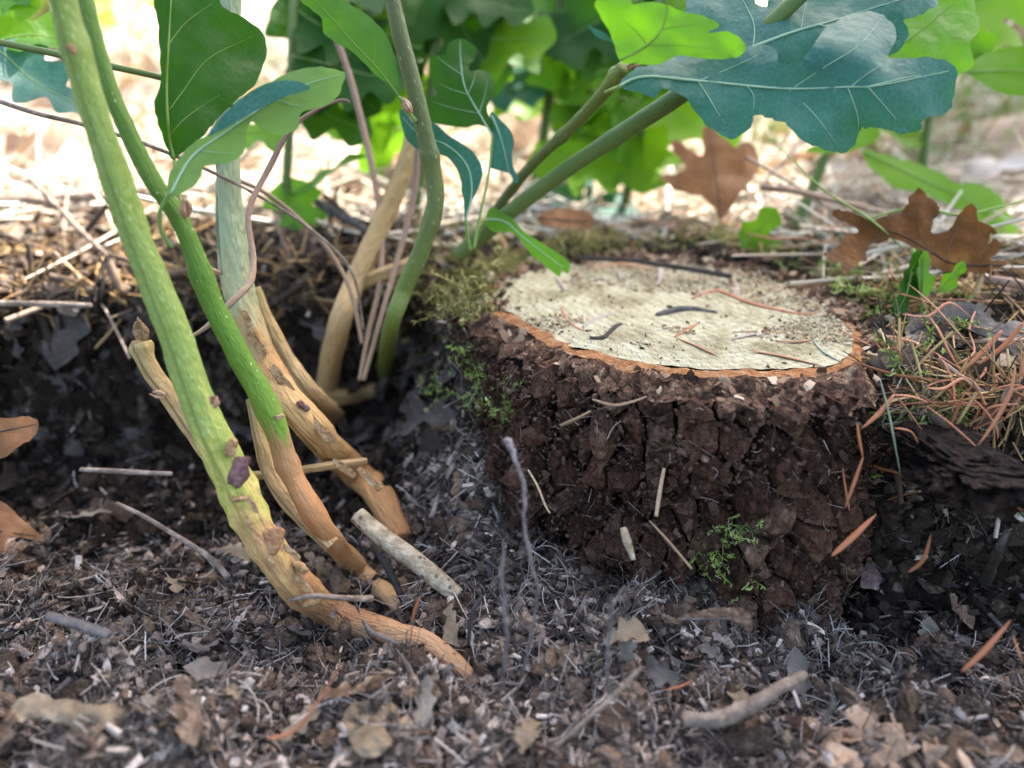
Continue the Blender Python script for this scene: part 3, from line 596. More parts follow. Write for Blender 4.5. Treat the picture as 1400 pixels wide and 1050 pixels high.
# moss: small leafy strips in tufts
def moss_sprig(seed):
    g = np.random.default_rng(seed); V = []; F = []
    P = catmull([(0, 0, 0), (g.normal(0, .15), g.normal(0, .15), .5), (g.normal(0, .4), g.normal(0, .4), .9)], 4)
    v, f, _ = tube(P, [.03, .02], 3, cap=False); V.append(v); F.append(f); off = len(v)
    for i in range(14):
        b = P[int(g.integers(1, len(P)))]; a = g.uniform(0, 6.28); d = np.array([math.cos(a), math.sin(a), g.uniform(.1, .9)]); L = g.uniform(.16, .34)
        s = np.cross(d, [0, 0, 1.]); s /= np.linalg.norm(s)+1e-6
        v = np.array([b-s*.03, b+s*.03, b+d*L*.6+s*.035, b+d*L*.6-s*.035, b+d*L+np.array([0, 0, -.05])])
        V.append(v); F.append(np.array([[0, 1, 2], [0, 2, 3], [3, 2, 4]])+off); off += 5
    return np.concatenate(V), np.concatenate(F)
sprigs = [moss_sprig(k) for k in range(8)]
def moss(name, label, P, nrm, size, mat): return stuff(name, label, 'moss', sprigs, P, nrm, size, mat, .45, (1, 1, 1), -.05, True, .3)
def blob(cx, cy, n, sx, sy): 
    x = RNG.normal(cx, sx, n); y = RNG.normal(cy, sy, n); return np.stack([x, y, gh(x, y)], 1)
P = np.vstack([sample_view(420, 545, 318, 720, 420), sample_view(220, 720, 315, 1000, 350)]); P = P[outside_stump(P, -.2)]
t_ = RNG.uniform(1.75, 3.3, 420); r_ = r_rim(t_)+RNG.normal(.15, .45, 420); P = np.vstack([P, np.stack([SC[0]+r_*np.cos(t_), SC[1]+r_*np.sin(t_), np.maximum(gh(SC[0]+r_*np.cos(t_), SC[1]+r_*np.sin(t_)), RNG.uniform(-.15, .25, 420))], 1)])
moss('moss_mat', 'olive brown moss mat at the back edge of the stump', P, gnorm(P[:, 0], P[:, 1]), .55, m_moss)
P = np.vstack([sample_view(360, 1180, 400, 1330, 600), sample_view(300, 960, 330, 1230, 420)]); P = P[outside_stump(P, -.2)]
moss('moss_patch', 'yellow-green moss on the bank beside the stump under red needles', P, gnorm(P[:, 0], P[:, 1]), .5, m_moss_green)
def bark_moss(name, label, px, size, n, mat=m_moss_green, spread=.3):
    Q = []
    for a, b in px:
        c = hit(a, b); Q.append(c+RNG.normal(0, spread, (n, 3))*np.array([1, .4, 1])+np.array([0, -.25, 0]))
    P = np.concatenate(Q); nr = np.tile([0, -.8, .5], (len(P), 1)); return moss(name, label, P, nr, size, mat)
bark_moss('moss_tuft', 'green moss trailing over the bark below the cut face', [(645,482),(655,500),(668,520),(660,545),(690,560)], .33, 22)
bark_moss('moss_tuft', 'pale wispy moss sprigs on the bark near the left shoulder', [(585,500),(598,520),(612,540),(575,490),(640,470),(628,455),(700,520)], .30, 14)
bark_moss('moss_tuft', 'bright green moss tuft low on the stump bark', [(965,752),(985,765),(1005,725),(1018,712),(1000,780)], .30, 16)

# ================================================================== LEAVES
def seg_dist(p, line):
    best = np.full(len(p), 1e9)
    for a, b in zip(line[:-1], line[1:]):
        ab = b-a; t = np.clip(((p-a)@ab)/(ab@ab+1e-9), 0, 1); best = np.minimum(best, np.linalg.norm(p-(a+t[:, None]*ab), axis=1))
    return best
def px_leaf(parent, outline, midrib, veins, d0, ax, ay, cup, mat, vmat=m_vein, ripple=.25, vr=.035, smooth=4, name='leaf', seed=1, label=None, curl=None, twist=0, jag=.012):
    """a leaf on a bent, tilted sheet d0 cm away; ax/ay tilt it (cm of depth per 100 px)"""
    o = catmull(outline, smooth, True); c = o.mean(0); mid = catmull(midrib, 6); size = (o.max(0)-o.min(0)).max()
    o = o+np.stack([vnoise(o[:, 0]*.13, o[:, 1]*.13, seed+5), vnoise(o[:, 0]*.13, o[:, 1]*.13, seed+6)], 1)*size*jag+np.stack([vnoise(o[:, 0]*.5, o[:, 1]*.5, seed+7), vnoise(o[:, 0]*.5, o[:, 1]*.5, seed+8)], 1)*size*jag*.4
    V2, F = fill(o, size/22)
    def dep(p):
        p = np.asarray(p, float); q = p-c
        d = d0+ax*q[:, 0]/100+ay*q[:, 1]/100+cup*(seg_dist(p, mid)/100)**2*1.0+twist*q[:, 0]*q[:, 1]/1e4
        d = d+ripple*fbm(p[:, 0], p[:, 1], 1/65., 3, seed)*1.6
        if curl is not None: d = d+curl(p)
        return d
    def to3(p, off=0): return np.array([PD(a, b, e+off) for (a, b), e in zip(p, dep(p))])
    lf = obj(name, to3(V2), F, mat, parent)
    if label: lf['label'] = label
    if vmat is not None:
        Vm, Fm, _ = tube(to3(mid, -.02), [vr*1.2, vr*.8, vr*.25], 6, flat=1); obj('midrib', Vm, Fm, vmat, lf)
        for vv in veins:
            l = catmull(vv, 5); Vv, Fv, _ = tube(to3(l, -.012), [vr*.45, vr*.33, vr*.08], 5); obj('vein', Vv, Fv, vmat, lf)
    return lf
def auto_veins(outline, midrib, n=4):
    """side veins from the midrib towards the lobe tips"""
    o = catmull(outline, 4, True); m = catmull(midrib, 8); out = []
    for k in range(1, n+1):
        i = int(len(m)*(.08+.72*k/(n+1))); p = m[i]; t = m[min(i+3, len(m)-1)]-m[max(i-3, 0)]; t /= np.linalg.norm(t)+1e-9
        for s in (1, -1):
            d = np.array([t[0]*.62-s*t[1]*.78, t[1]*.62+s*t[0]*.78]); L = 0
            while L < 400 and inside(o, (p+d*(L+6))[None])[0]: L += 3
            if L > 12: out.append([p, p+d*L*.5+t*L*.04, p+d*L*.88+t*L*.14])
    return out
def oak_outline(lobes=3, depth=.45, seed=0, width=.34):
    """unit leaf, stalk end at 0, tip at x = 1"""
    g = np.random.default_rng(seed); up = []; dn = []
    for side, lst in ((1, up), (-1, dn)):
        lst.append((.02, .02*side))
        for k in range(lobes):
            a = (k+.35)/(lobes+.55)+.06; b = (k+.85)/(lobes+.55)+.06
            env = math.sin(math.pi*min(1, (.22+.78*(b))**1.1))**.55
            wv = width*env*g.uniform(.85, 1.12)
            lst += [(a-.03, side*wv*(1-depth)*g.uniform(.8, 1.1)), (a+.13/lobes*1.5, side*wv*.82), (b, side*wv), (b+.16/lobes, side*wv*.78)]
        lst.append((.93, side*width*.34)) 
    return np.array(up+[(1.0, 0)]+dn[::-1])
def gen_leaf(parent, base, direc, normal, L, mat, lobes=3, depth=.45, seed=0, width=.34, curl=.15, fold=.1, wave=.05, name='leaf', veins=True, vmat=m_vein_dark, step=.075, vr=.03):
    o = catmull(oak_outline(lobes, depth, seed, width), 3, True)
    P, F = fill(o, step)
    d = np.asarray(direc, float); d /= np.linalg.norm(d); n = np.asarray(normal, float); n = n-d*np.dot(n, d); n /= np.linalg.norm(n); s = np.cross(n, d)
    def to3(p, off=0):
        p = np.asarray(p, float)
        h = curl*p[:, 0]**2+fold*np.abs(p[:, 1])+wave*3*fbm(p[:, 0]+seed*3.1, p[:, 1], 2.4, 2, seed)
        return np.asarray(base)+L*(np.outer(p[:, 0], d)+np.outer(p[:, 1], s)+np.outer(h+off, n))
    lf = obj(name, to3(P), F, mat, parent)
    if veins:
        m = np.stack([np.linspace(0, .97, 14), np.zeros(14)], 1)
        Vm, Fm, _ = tube(to3(m, .002), [vr*1.5, vr, vr*.3], 5); obj('midrib', Vm, Fm, vmat, lf)
    return lf

# ---- stems
def peels(parent, px, mat, n=1):
    for i, (x, y, d, L, ang) in enumerate(px):
        V, F = chip(900+i*3+int(x)); a = math.radians(ang); c = PD(x, y, d); ex = RT*math.cos(a)+UP*math.sin(a); ey = -RT*math.sin(a)+UP*math.cos(a)
        W = c+np.outer(V[:, 0]*L*d/FPX/2, ex)+np.outer(V[:, 1]*L*.28*d/FPX/2, ey)-np.outer(V[:, 2]*.035, FW); obj('bark_peel', W, F, mat, parent, False)
def stem_mat(name, stops, speck=None, bump=.35, bscale=7, k=.86, fade=None, stretch=(2.2, .5, 1)):
    return M(name, stops, scale=1.3, detail=8, attr='along', k=k, rough=.55, spec=.22, bump=bump, bscale=bscale, bdist=.03, speck=speck, surf=True, fade=fade, stretch=stretch)
def stem(parent, px, widths, mat, name='stem', sides=20, bump=.06, seed=0, sub=10, knots=(), tail=False):
    """px: (x, y, distance); widths in picture pixels at those points"""
    C = np.array([PD(*p) for p in px]); wd = np.array([p[2] for p in px])*np.array(widths)/FPX/2
    if tail:      # the buried end goes on below the surface
        dv = C[-1]-C[-2]; dv /= np.linalg.norm(dv); C = np.vstack([C, C[-1]+dv*1.9+np.array([0, 0, -1.1])]); wd = np.r_[wd, wd[-1]*.8]
    P = catmull(C, sub)
    wr = catmull(np.stack([wd, wd*0], 1), sub)[:, 0]
    ts = np.linspace(0, 1, len(P))
    for kt, ka, kw in knots: wr = wr*(1+ka*np.exp(-((ts-kt)/kw)**2))
    V, F, tt = tube(P, wr, sides, bump=bump, seed=seed)
    return obj(name, V, F, mat, parent, True, {'along': tt, 'su': tube.su, 'sv': tube.sv}), P
def bud(parent, px, py, d, size, direc, mat, name='bud'):
    g = thing_part = None
    c = PD(px, py, d); dv = np.asarray(direc, float); dv /= np.linalg.norm(dv)
    V = []; F = []; off = 0
    for k in range(5):
        a = np.cross(dv, RNG.normal(0, 1, 3)); a /= np.linalg.norm(a)
        P = catmull([c-dv*size*.2+a*size*.12, c+dv*size*.3+a*size*.26, c+dv*size*(.75+.3*random.random())+a*size*.12], 4)
        v, f, _ = tube(P, [size*.12, size*.17, size*.03], 5, flat=.6); V.append(v); F.append(f+off); off += len(v)
    return obj(name, np.concatenate(V), np.concatenate(F), mat, parent)
m_bud = M('bud_scale', [(0, (.20, .10, .06)), (.5, (.36, .21, .13)), (1, (.55, .42, .30))], scale=4, rough=.7)
m_s1 = stem_mat('green_shoot', [(0, (.11, .155, .03)), (.26, (.16, .22, .04)), (.42, (.20, .26, .06)), (.49, (.30, .31, .065)), (.53, (.48, .38, .11)), (.575, (.42, .25, .095)), (.66, (.33, .16, .075)), (.80, (.40, .22, .11)), (.9, (.33, .17, .085)), (1, (.30, .17, .10))], speck=(6.5, (.36, .42, .20), .12, (1.8, .4, 1)), bump=.65, k=.76, fade=(.45, .6))
m_s2 = stem_mat('slim_green_shoot', [(0, (.06, .11, .010)), (.4, (.07, .145, .010)), (.54, (.11, .19, .02)), (.57, (.32, .17, .07)), (.68, (.36, .16, .065)), (.8, (.40, .24, .11)), (1, (.33, .18, .09))], speck=(3.6, (.45, .52, .28), .075, (1.5, .8, 1)), bump=.4, fade=(.5, .58))
m_s3 = stem_mat('grey_shoot', [(0, (0.171, 0.2117, 0.108)), (0.38, (0.252, 0.2822, 0.1512)), (0.45, (0.288, 0.2646, 0.1296)), (0.51, (0.378, 0.194, 0.072)), (0.62, (0.468, 0.2734, 0.108)), (0.75, (0.396, 0.2117, 0.0792)), (0.9, (0.342, 0.1499, 0.0576)), (1, (0.27, 0.1147, 0.0432))], bump=.9, bscale=3.5, k=.8)
m_tan = stem_mat('tan_shoot', [(0, (0.246, 0.216, 0.081)), (0.35, (0.3608, 0.224, 0.09)), (0.75, (0.451, 0.288, 0.135)), (1, (0.3608, 0.184, 0.081))], bump=.8, bscale=4, k=.7)
m_s6 = stem_mat('olive_shoot', [(0, (.06, .068, .022)), (.5, (.085, .105, .027)), (.8, (.11, .14, .024)), (1, (.12, .14, .022))], speck=(4.5, (.28, .29, .15), .10, (1.6, .5, 1)), bump=.4)
m_s7 = stem_mat('olive_branch', [(0, (.09, .115, .03)), (.5, (.07, .11, .025)), (1, (.055, .095, .02))], bump=.3)
m_drystem = stem_mat('dry_brown_stem', [(0, (.15, .085, .06)), (.5, (.25, .15, .10)), (1, (.33, .22, .13))], bump=.4)
m_wound = M('purple_wound', [(0, (.05, .022, .024)), (.5, (.13, .065, .062)), (1, (.24, .15, .13))], scale=3, rough=.7, bump=.7, bscale=8)
m_wound2 = M('brown_wound', [(0, (.16, .07, .035)), (.5, (.30, .15, .075)), (1, (.42, .26, .13))], scale=4, rough=.8, bump=.8, bscale=8)
m_callus = M('corky_callus', [(0, (.20, .10, .045)), (.5, (.36, .215, .105)), (1, (.50, .36, .21))], scale=3, rough=.8, bump=.9, bscale=8, bdist=.04)

def dhit(px, py): return float((hit(px, py)-CAMP)@FW)
# S1 the thick pale green shoot in front
b1 = hit(600, 890); d1 = dhit(600, 890)
s1 = thing('oak_sprout', b1, 'thick pale green oak shoot curving down to an orange root, purple wound on it', 'sprout', 'oak sprouts around the stump')
st, P1 = stem(s1, [(70,-60,17.4),(95,40,17.8),(128,150,18.2),(178,300,18.8),(228,430,19.4),(275,560,20),(318,655,20.5),(352,725,20.9),(398,793,21.3),(460,842,dhit(460,842)-.8),(540,868,dhit(540,868)-1.0),(592,884,dhit(592,884)-.6)],
              [36,36,37,39,42,46,48,47,45,40,35,28], m_s1, tail=True, seed=3, bump=.11, sides=28, knots=((.105, .16, .018), (.44, .08, .016), (.52, .12, .012), (.56, .10, .01), (.61, .14, .01), (.68, .16, .012), (.75, .1, .012)))
bud(s1, 291, 553, 19.3, .42, (.35, -.5, .75), m_bud); bud(s1, 100, 70, 17.45, .3, (.1, -.7, .4), m_bud)
def patch(parent, px, py, d, w, h, ang, mat, name, thick=.10, seed=0):
    V, F = lump(seed, 3, .0); V = V*(1+.5*fbm(V[:, 0]+seed, V[:, 1], 1.6, 4, seed, .6)[:, None]); c = PD(px, py, d); a = math.radians(ang)
    ex = RT*math.cos(a)-UP*math.sin(a); ey = RT*math.sin(a)+UP*math.cos(a)
    W = c+np.outer(V[:, 0]*w*d/FPX/2, ex)+np.outer(V[:, 1]*h*d/FPX/2, ey)+np.outer(V[:, 2]*thick, FW)
    return obj(name, W, F, mat, parent)
patch(s1, 327, 645, 20.0, 26, 44, 22, m_wound, 'wound', .10, 4)
patch(s1, 374, 738, 20.53, 32, 52, 28, m_wound2, 'wound', .10, 5)
patch(s1, 327, 682, 19.95, 26, 9, -12, m_callus, 'callus', .18, 6)
patch(s1, 410, 775, 20.85, 26, 14, 35, m_callus, 'callus', .3, 7)
patch(s1, 430, 822, 21.1, 30, 14, -25, m_callus, 'callus', .25, 8)
patch(s1, 317, 612, 19.9, 14, 30, 20, m_callus, 'callus', .18, 9)

peels(s1, [(345,690,20.05,26,-60),(398,755,20.6,30,-40),(415,800,20.8,34,-50),(372,770,20.5,24,-70),(450,828,dhit(450,828)-.75,30,-20),(340,715,20.2,20,-60),(480,852,dhit(480,852)-.6,26,-30)], m_callus)
# S2 the slim deep green shoot just behind it
b2 = hit(545, 828); d2 = dhit(545, 828)
s2 = thing('oak_sprout', b2, 'slim deep green oak shoot with brown lower stem and a folded leaf', 'sprout', 'oak sprouts around the stump')
stem(s2, [(105,-40,19.6),(150,120,19.9),(205,240,20.2),(248,305,20.4),(290,415,20.8),(335,500,21.2),(372,572,21.6),(398,645,22),(440,720,22.4),(490,778,dhit(490,778)-.5),(545,828,dhit(545,828)-.3)],
     [22,22,24,26,29,31,32,28,30,27,24], m_s2, tail=True, seed=9, bump=.11, sides=22, knots=((.33, .14, .012), (.625, .16, .014), (.70, .08, .02), (.8, .15, .02)))
stem(s2, [(345,545,23),(358,600,22.9),(372,650,22.9),(410,700,22.8),(455,745,22.7)], [18,22,26,28,24], m_tan, 'side_shoot', seed=11, bump=.1)
bud(s2, 254, 292, 20.0, .5, (.25, -.3, .9), m_bud); bud(s2, 378, 570, 21.3, .28, (.8, -.4, .3), m_bud)
Bo = [(232,268),(230,243),(246,214),(264,196),(286,182),(307,157),(332,132),(371,111),(404,96),(439,91),(471,99),(468,114),(461,132),(439,146),(411,154),(407,175),(382,186),(361,179),(343,166),(337,186),(332,211),(311,223),(279,227),(273,246),(257,261)]
Bm = [(233,265),(262,215),(310,180),(370,140),(420,115),(466,102)]
px_leaf(s2, Bo, Bm, auto_veins(Bo, Bm, 3), 19.8, .2, -.5, .9, m_leaf_pale, m_vein, .2, .03, seed=21, label='pale green curled leaf showing its underside')
px_leaf(s2, [(284,186),(300,163),(325,138),(355,119),(385,110),(408,112),(424,121),(402,128),(375,138),(345,154),(312,173)], [(288,182),(340,142),(420,120)], [], 19.4, .2, -.3, .5, m_leaf_skyblue, None, .1, name='leaf_fold', seed=22)
V, F, _ = tube(catmull([PD(233,264,19.85),PD(219,288,19.9),PD(221,318,20.1),PD(236,338,20.3)], 6), [.05, .05, .06], 8); obj('petiole', V, F, m_petiole, s2)
Ao = [(237,219),(228,200),(214,161),(211,139),(219,111),(218,57),(213,18),(208,-10),(214,-40),(262,-50),(296,-20),(304,7),(321,18),(346,32),(361,50),(365,68),(358,96),(343,121),(321,139),(295,164),(279,186),(252,206)]
Am = [(238,217),(231,180),(228,120),(231,50),(234,0),(236,-40)]
px_leaf(s2, Ao, Am, [[(232,150),(250,125),(285,80),(345,50)],[(233,185),(255,160),(300,130)],[(231,60),(255,30),(290,5)]], 21.2, .6, .1, .7, m_leaf_dark, m_vein_dark, .3, .04, seed=23, label='broad deep green leaf hanging stalk down')
V, F, _ = tube(catmull([PD(238,216,21.2),PD(242,250,20.9),PD(252,300,20.4)], 6), [.05, .05], 8); obj('petiole', V, F, m_petiole, s2)

# S3 grey shoot with corky brown base
d3 = dhit(535, 690)
s3 = thing('oak_sprout', hit(535, 690), 'grey-green oak shoot with long corky tan base slanting into the soil', 'sprout', 'oak sprouts around the stump')
stem(s3, [(318,-40,25.5),(312,110,25.2),(312,230,25),(318,340,24.8),(334,430,24.6),(372,515,24.4),(430,588,24.2),(486,646,dhit(486,646)-.5),(516,674,dhit(516,674)-.25)], [29,29,32,38,42,42,41,41,38], m_s3, tail=True, seed=31, bump=.13, sides=24, knots=((.30, .05, .02), (.55, .06, .03)))
bud(s3, 297, 373, 24.3, .5, (-.9, -.3, .3), m_bud)
patch(s3, 414, 555, 23.5, 20, 15, 30, m_wound, 'wound', .2, 33)
stem(s3, [(346,395,25.6),(366,440,25.8),(395,495,26),(430,540,26.7),(462,570,dhit(462,570)+.2)], [20,20,22,24,22], m_tan, 'side_shoot', seed=35, bump=.1)
peels(s3, [(352,470,23.9,40,-55),(385,520,23.8,44,-50),(402,568,23.7,40,-45),(440,588,23.6,46,-45),(470,640,23.5,36,-40),(505,655,23.4,40,-45),(340,440,24.0,30,-70)], m_callus)
# broken stub at the left
s4 = thing('oak_sprout', PD(262, 580, 21.5), 'short broken brown oak stub with torn pale top behind green shoot', 'sprout', 'oak sprouts around the stump')
stem(s4, [(190,470,21.4),(206,505,21.5),(232,540,21.6),(262,585,21.7),(300,640,21.9),(345,720,22.4)], [26,24,24,24,22,18], m_tan, seed=41, bump=.16, knots=((.05, .25, .05),))
patch(s4, 191, 474, 21.35, 30, 34, 20, m_callus, 'swollen_tip', .28, 44); bud(s4, 193, 462, 21.35, .6, (-.05, 0, 1), m_callus, 'torn_tip'); bud(s4, 222, 540, 21.2, .35, (-.8, -.2, .3), m_bud)
# S5 tan stem farther back
s5 = thing('oak_sprout', hit(445, 535), 'tan woody oak shoot standing in the hollow behind thin dry stems', 'sprout', 'oak sprouts around the stump')
stem(s5, [(572,150,30.5),(553,230,30.3),(520,310,30),(486,385,29.6),(462,450,29.3),(446,525,dhit(446,525)-.1),(444,552,dhit(444,552)+.3)], [22,25,28,30,30,28,26], m_tan, seed=51, bump=.08, sides=16)
stem(s5, [(438,540,dhit(438,540)-.1),(470,543,dhit(470,543)-.15),(500,536,dhit(500,536)-.1),(535,524,dhit(535,524)+.3)], [26,22,20,16], m_tan, 'root', seed=52, bump=.12, sides=12)
stem(s5, [(484,392,29.8),(515,378,29.6),(550,366,29.4),(580,350,29.5)], [18,20,20,14], m_tan, 'side_shoot', seed=53, bump=.1, sides=12)
# S6 olive shoot by the stump's left edge
s6 = thing('oak_sprout', hit(527, 500), 'olive oak shoot with a bent stem rising close to the stump side', 'sprout', 'oak sprouts around the stump')
stem(s6, [(528,-40,23.5),(545,40,23.8),(566,120,24.2),(580,180,24.5),(592,235,24.8),(594,285,25),(575,345,25.4),(553,395,25.8),(534,450,26.4),(527,505,dhit(527,505)-.05),(528,530,dhit(528,530)+.4)], [22,22,23,24,24,24,24,24,22,22,18], m_s6, seed=61, bump=.06, sides=18, knots=((.36, .18, .015), (.53, .1, .02)))
bud(s6, 558, 150, 24.0, .5, (-.4, -.3, .8), m_bud)
Co = [(411,0),(425,12),(439,25),(442,44),(457,57),(482,71),(507,96),(536,121),(547,133),(544,104),(539,71),(525,43),(504,21),(479,5),(460,-25),(420,-40),(400,-20)]
Cm = [(546,132),(520,98),(480,55),(440,10),(412,-25)]
px_leaf(s6, Co, Cm, auto_veins(Co, Cm, 2), 23.4, .3, .5, 1.2, m_leaf_mid, m_vein_dark, .2, .03, seed=62, label='narrow leaf edge-on with pale rim')
V, F, _ = tube(catmull([PD(546,132,23.6),PD(555,148,23.9),PD(569,166,24.2)], 5), [.05, .07], 8); obj('petiole', V, F, m_petiole, s6)
Eo = [(546,157),(551,150),(568,170),(593,168),(614,186),(646,207),(659,232),(655,254),(643,279),(637,302),(634,279),(629,243),(618,221),(600,211),(575,205),(557,193)]
Em = [(637,300),(645,262),(638,225),(610,198),(575,185),(550,160)]
px_leaf(s6, Eo, Em, [], 25.6, -.4, .2, .8, m_leaf_skyblue, m_vein, .15, .03, seed=63, label='blue-green leaf drooping behind the olive stem')
V, F, _ = tube(catmull([PD(637,300,25.6),PD(639,320,25.9),PD(643,342,26.3)], 5), [.05, .06], 8); obj('petiole', V, F, m_petiole, s6)
Do = [(673,187),(668,176),(655,171),(636,174),(610,171),(589,165),(582,137),(597,129),(589,107),(586,86),(592,76),(608,75),(614,60),(629,52),(642,58),(651,64),(650,79),(641,90),(644,97),(661,96),(672,103),(676,120),(670,137),(666,150),(674,171)]
Dm = [(673,185),(655,155),(636,120),(630,85),(629,55)]
px_leaf(s6, Do, Dm, auto_veins(Do, Dm, 3), 26.5, .3, -.3, 1.0, m_leaf_dark, m_vein, .2, .03, seed=64, label='upright lobed green leaf with three rounded lobes')
px_leaf(s6, [(670,154),(683,163),(698,178),(703,193),(700,210),(702,228),(709,246),(703,250),(696,237),(671,230),(670,214),(673,193)], [(672,158),(685,190),(697,240)], [], 26.6, .3, 0, .6, m_leaf_skyblue, m_vein, .1, .03, seed=65)
V, F, _ = tube(catmull([PD(673,186,26.5),PD(668,240,26.6),PD(655,300,26.6),PD(648,340,26.5)], 5), [.04, .05], 8); obj('petiole', V, F, m_petiole, s6)

# S7 / S8 oblique branches to the right with the big leaves
b7 = hit(650, 335)
s7 = thing('oak_sprout', PD(655, 335, 29), 'oak shoot leaning far over the stump, carrying the big blue-green lobed leaf', 'sprout', 'oak sprouts around the stump')
stem(s7, [(625,350,29.5),(655,325,29),(700,288,28),(770,235,26.5),(850,182,25),(925,133,23.6),(1010,70,22.6),(1110,-20,22)], [20,22,22,22,24,26,24,22], m_s7, seed=71, bump=.04, sides=16, knots=((.2, .15, .015), (.55, .08, .02)))
stem(s7, [(640,345,29.4),(668,305,29),(690,272,28.5),(730,222,27),(775,180,25.4),(818,135,23.6),(838,110,22.6),(852,92,22)], [12,14,14,14,16,18,22,18], m_s6, 'branch', seed=72, bump=.08, sides=14, knots=((.55, .3, .02), (.9, .3, .03)))
bud(s7, 862, 92, 21.7, .5, (.9, -.2, .35), m_bud)
Io = [(846,118),(862,101),(873,91),(892,88),(914,80),(937,74),(961,80),(1003,79),(1018,66),(1050,63),(1063,73),(1067,83),(1081,87),(1095,84),(1114,61),(1129,39),(1157,22),(1196,17),(1218,29),(1227,50),(1218,69),(1217,82),(1257,77),(1286,80),(1307,94),(1305,121),(1296,154),(1266,160),(1257,179),(1236,183),(1204,175),(1179,175),(1170,196),(1152,208),(1118,202),(1093,189),(1071,168),(1050,160),(1034,155),(1030,168),(1018,182),(998,190),(975,179),(954,157),(939,137),(921,123),(905,121),(892,134),(873,124)]
Im = [(846,118),(880,105),(950,110),(1070,121),(1160,119),(1200,117),(1297,97)]
Iv = [[(1086,119),(1130,90),(1175,61),(1205,25)],[(1164,118),(1190,98),(1212,86)],[(1078,122),(1114,157),(1146,200)],[(1186,118),(1214,150),(1240,180)],[(954,110),(975,143),(1000,186)],[(1159,119),(1173,160),(1172,185)],[(956,110),(1010,88),(1050,67)],[(1020,116),(1030,130),(1030,150)],[(1188,118),(1240,106),(1290,100)]]
px_leaf(s7, Io, Im, Iv, 20.6, -.15, -.45, .9, m_leaf_skyblue, m_vein, .45, .035, seed=73, label='big blue-green lobed leaf seen from above')
Ho = [(849,84),(839,58),(832,41),(816,13),(815,-4),(828,-22),(855,-20),(866,6),(880,2),(903,4),(933,16),(963,21),(984,35),(966,44),(993,43),(1014,54),(1020,64),(1014,74),(1003,79),(982,81),(958,80),(930,76),(913,82),(894,89),(871,87)]
Hm = [(849,82),(885,62),(905,40),(912,10),(905,-10)]
px_leaf(s7, Ho, Hm, [[(885,62),(930,62),(985,68)],[(885,62),(872,45),(850,25)],[(905,40),(935,35),(960,32)]], 19.7, .4, .6, -.5, m_leaf_green, m_vein_dark, .3, .03, seed=74, label='bright green leaf with turned-up pale edges')
px_leaf(s7, [(804,35),(812,38),(825,44),(838,56),(830,56),(815,50)], [(805,36),(836,55)], [], 20.0, 0, 0, 0, m_leaf_skyblue, None, .05, name='leaf_fold', seed=75)
Jo = [(937,8),(950,-30),(1020,-45),(1030,-15),(1034,6),(1047,8),(1054,-10),(1060,-45),(1255,-45),(1284,0),(1262,18),(1237,27),(1243,48),(1228,68),(1205,77),(1160,84),(1100,92),(1070,95),(1035,70),(990,55),(950,42)]
Jm = [(1010,72),(1080,45),(1140,28),(1260,-10)]
px_leaf(s7, Jo, Jm, [[(1030,62),(1030,30),(1010,-10)],[(1095,40),(1100,10),(1110,-25)],[(1120,34),(1170,45),(1215,60)]], 22.2, -.2, -.8, .8, m_leaf_skyblue, m_vein, .4, .045, seed=76, label='dark blue-green leaf tucked behind the big lobed leaf')
Ko = [(1228,-20),(1315,-25),(1335,15),(1339,40),(1326,58),(1331,88),(1310,104),(1285,116),(1240,100),(1205,70)]
px_leaf(s7, Ko, [(1215,75),(1260,40),(1320,-10)], [], 24.4, 0, -.6, .5, m_leaf_green, m_vein_dark, .3, .03, seed=77)
Go = [(664,302),(670,283),(683,288),(698,297),(721,320),(750,338),(777,357),(776,374),(768,369),(764,378),(746,364),(729,350),(714,332),(702,319),(684,318),(671,314)]
Gm = [(664,300),(690,303),(720,328),(770,366)]
px_leaf(s7, Go, Gm, [], 27.2, -1.0, -.4, .9, m_leaf_green, m_vein, .1, .03, seed=78, label='small leaf drooping onto the cut face')
V, F, _ = tube(catmull([PD(664,300,27.5),PD(655,318,28.2),PD(648,338,28.8)], 5), [.05, .06], 8); obj('petiole', V, F, m_petiole, s7)
V, F, _ = tube(catmull([PD(848,118,20.7),PD(838,122,21.6),PD(828,126,22.8)], 5), [.05, .06], 8); obj('petiole', V, F, m_petiole, s7)

# S9 sunlit oak sprout farther back
s9 = thing('oak_sprout', PD(1110, 330, 36), 'sunlit yellow-green oak sprout with broad leaf behind the dry brown leaf', 'sprout', 'oak sprouts around the stump')
stem(s9, [(1135,190,36),(1110,260,36),(1080,320,36),(1055,372,36.5)], [14,14,14,12], m_s7, seed=91, sides=10)
Mo = [(1180,205),(1221,214),(1257,225),(1289,236),(1304,250),(1329,250),(1361,261),(1375,279),(1382,296),(1404,321),(1440,350),(1430,385),(1378,360),(1360,322),(1311,288),(1257,264),(1221,257),(1205,240),(1188,228)]
px_leaf(s9, Mo, [(1182,208),(1260,245),(1340,285),(1430,370)], [], 34, 1.0, -1.5, .8, m_leaf_bg, m_petiole, .3, .04, seed=92, label='broad yellow-green leaf glowing in the sun')
px_leaf(s9, [(1318,96),(1350,72),(1400,62),(1450,70),(1450,130),(1372,128),(1335,108)], [(1320,98),(1450,95)], [], 31, .5, -1, .5, m_leaf_bg, m_petiole, .3, .04, seed=93)
px_leaf(s9, [(1100,205),(1150,185),(1195,172),(1200,190),(1170,205),(1130,210)], [(1110,205),(1195,180)], [], 35, .5, -1, .5, m_leaf_bg, None, .3, seed=94)

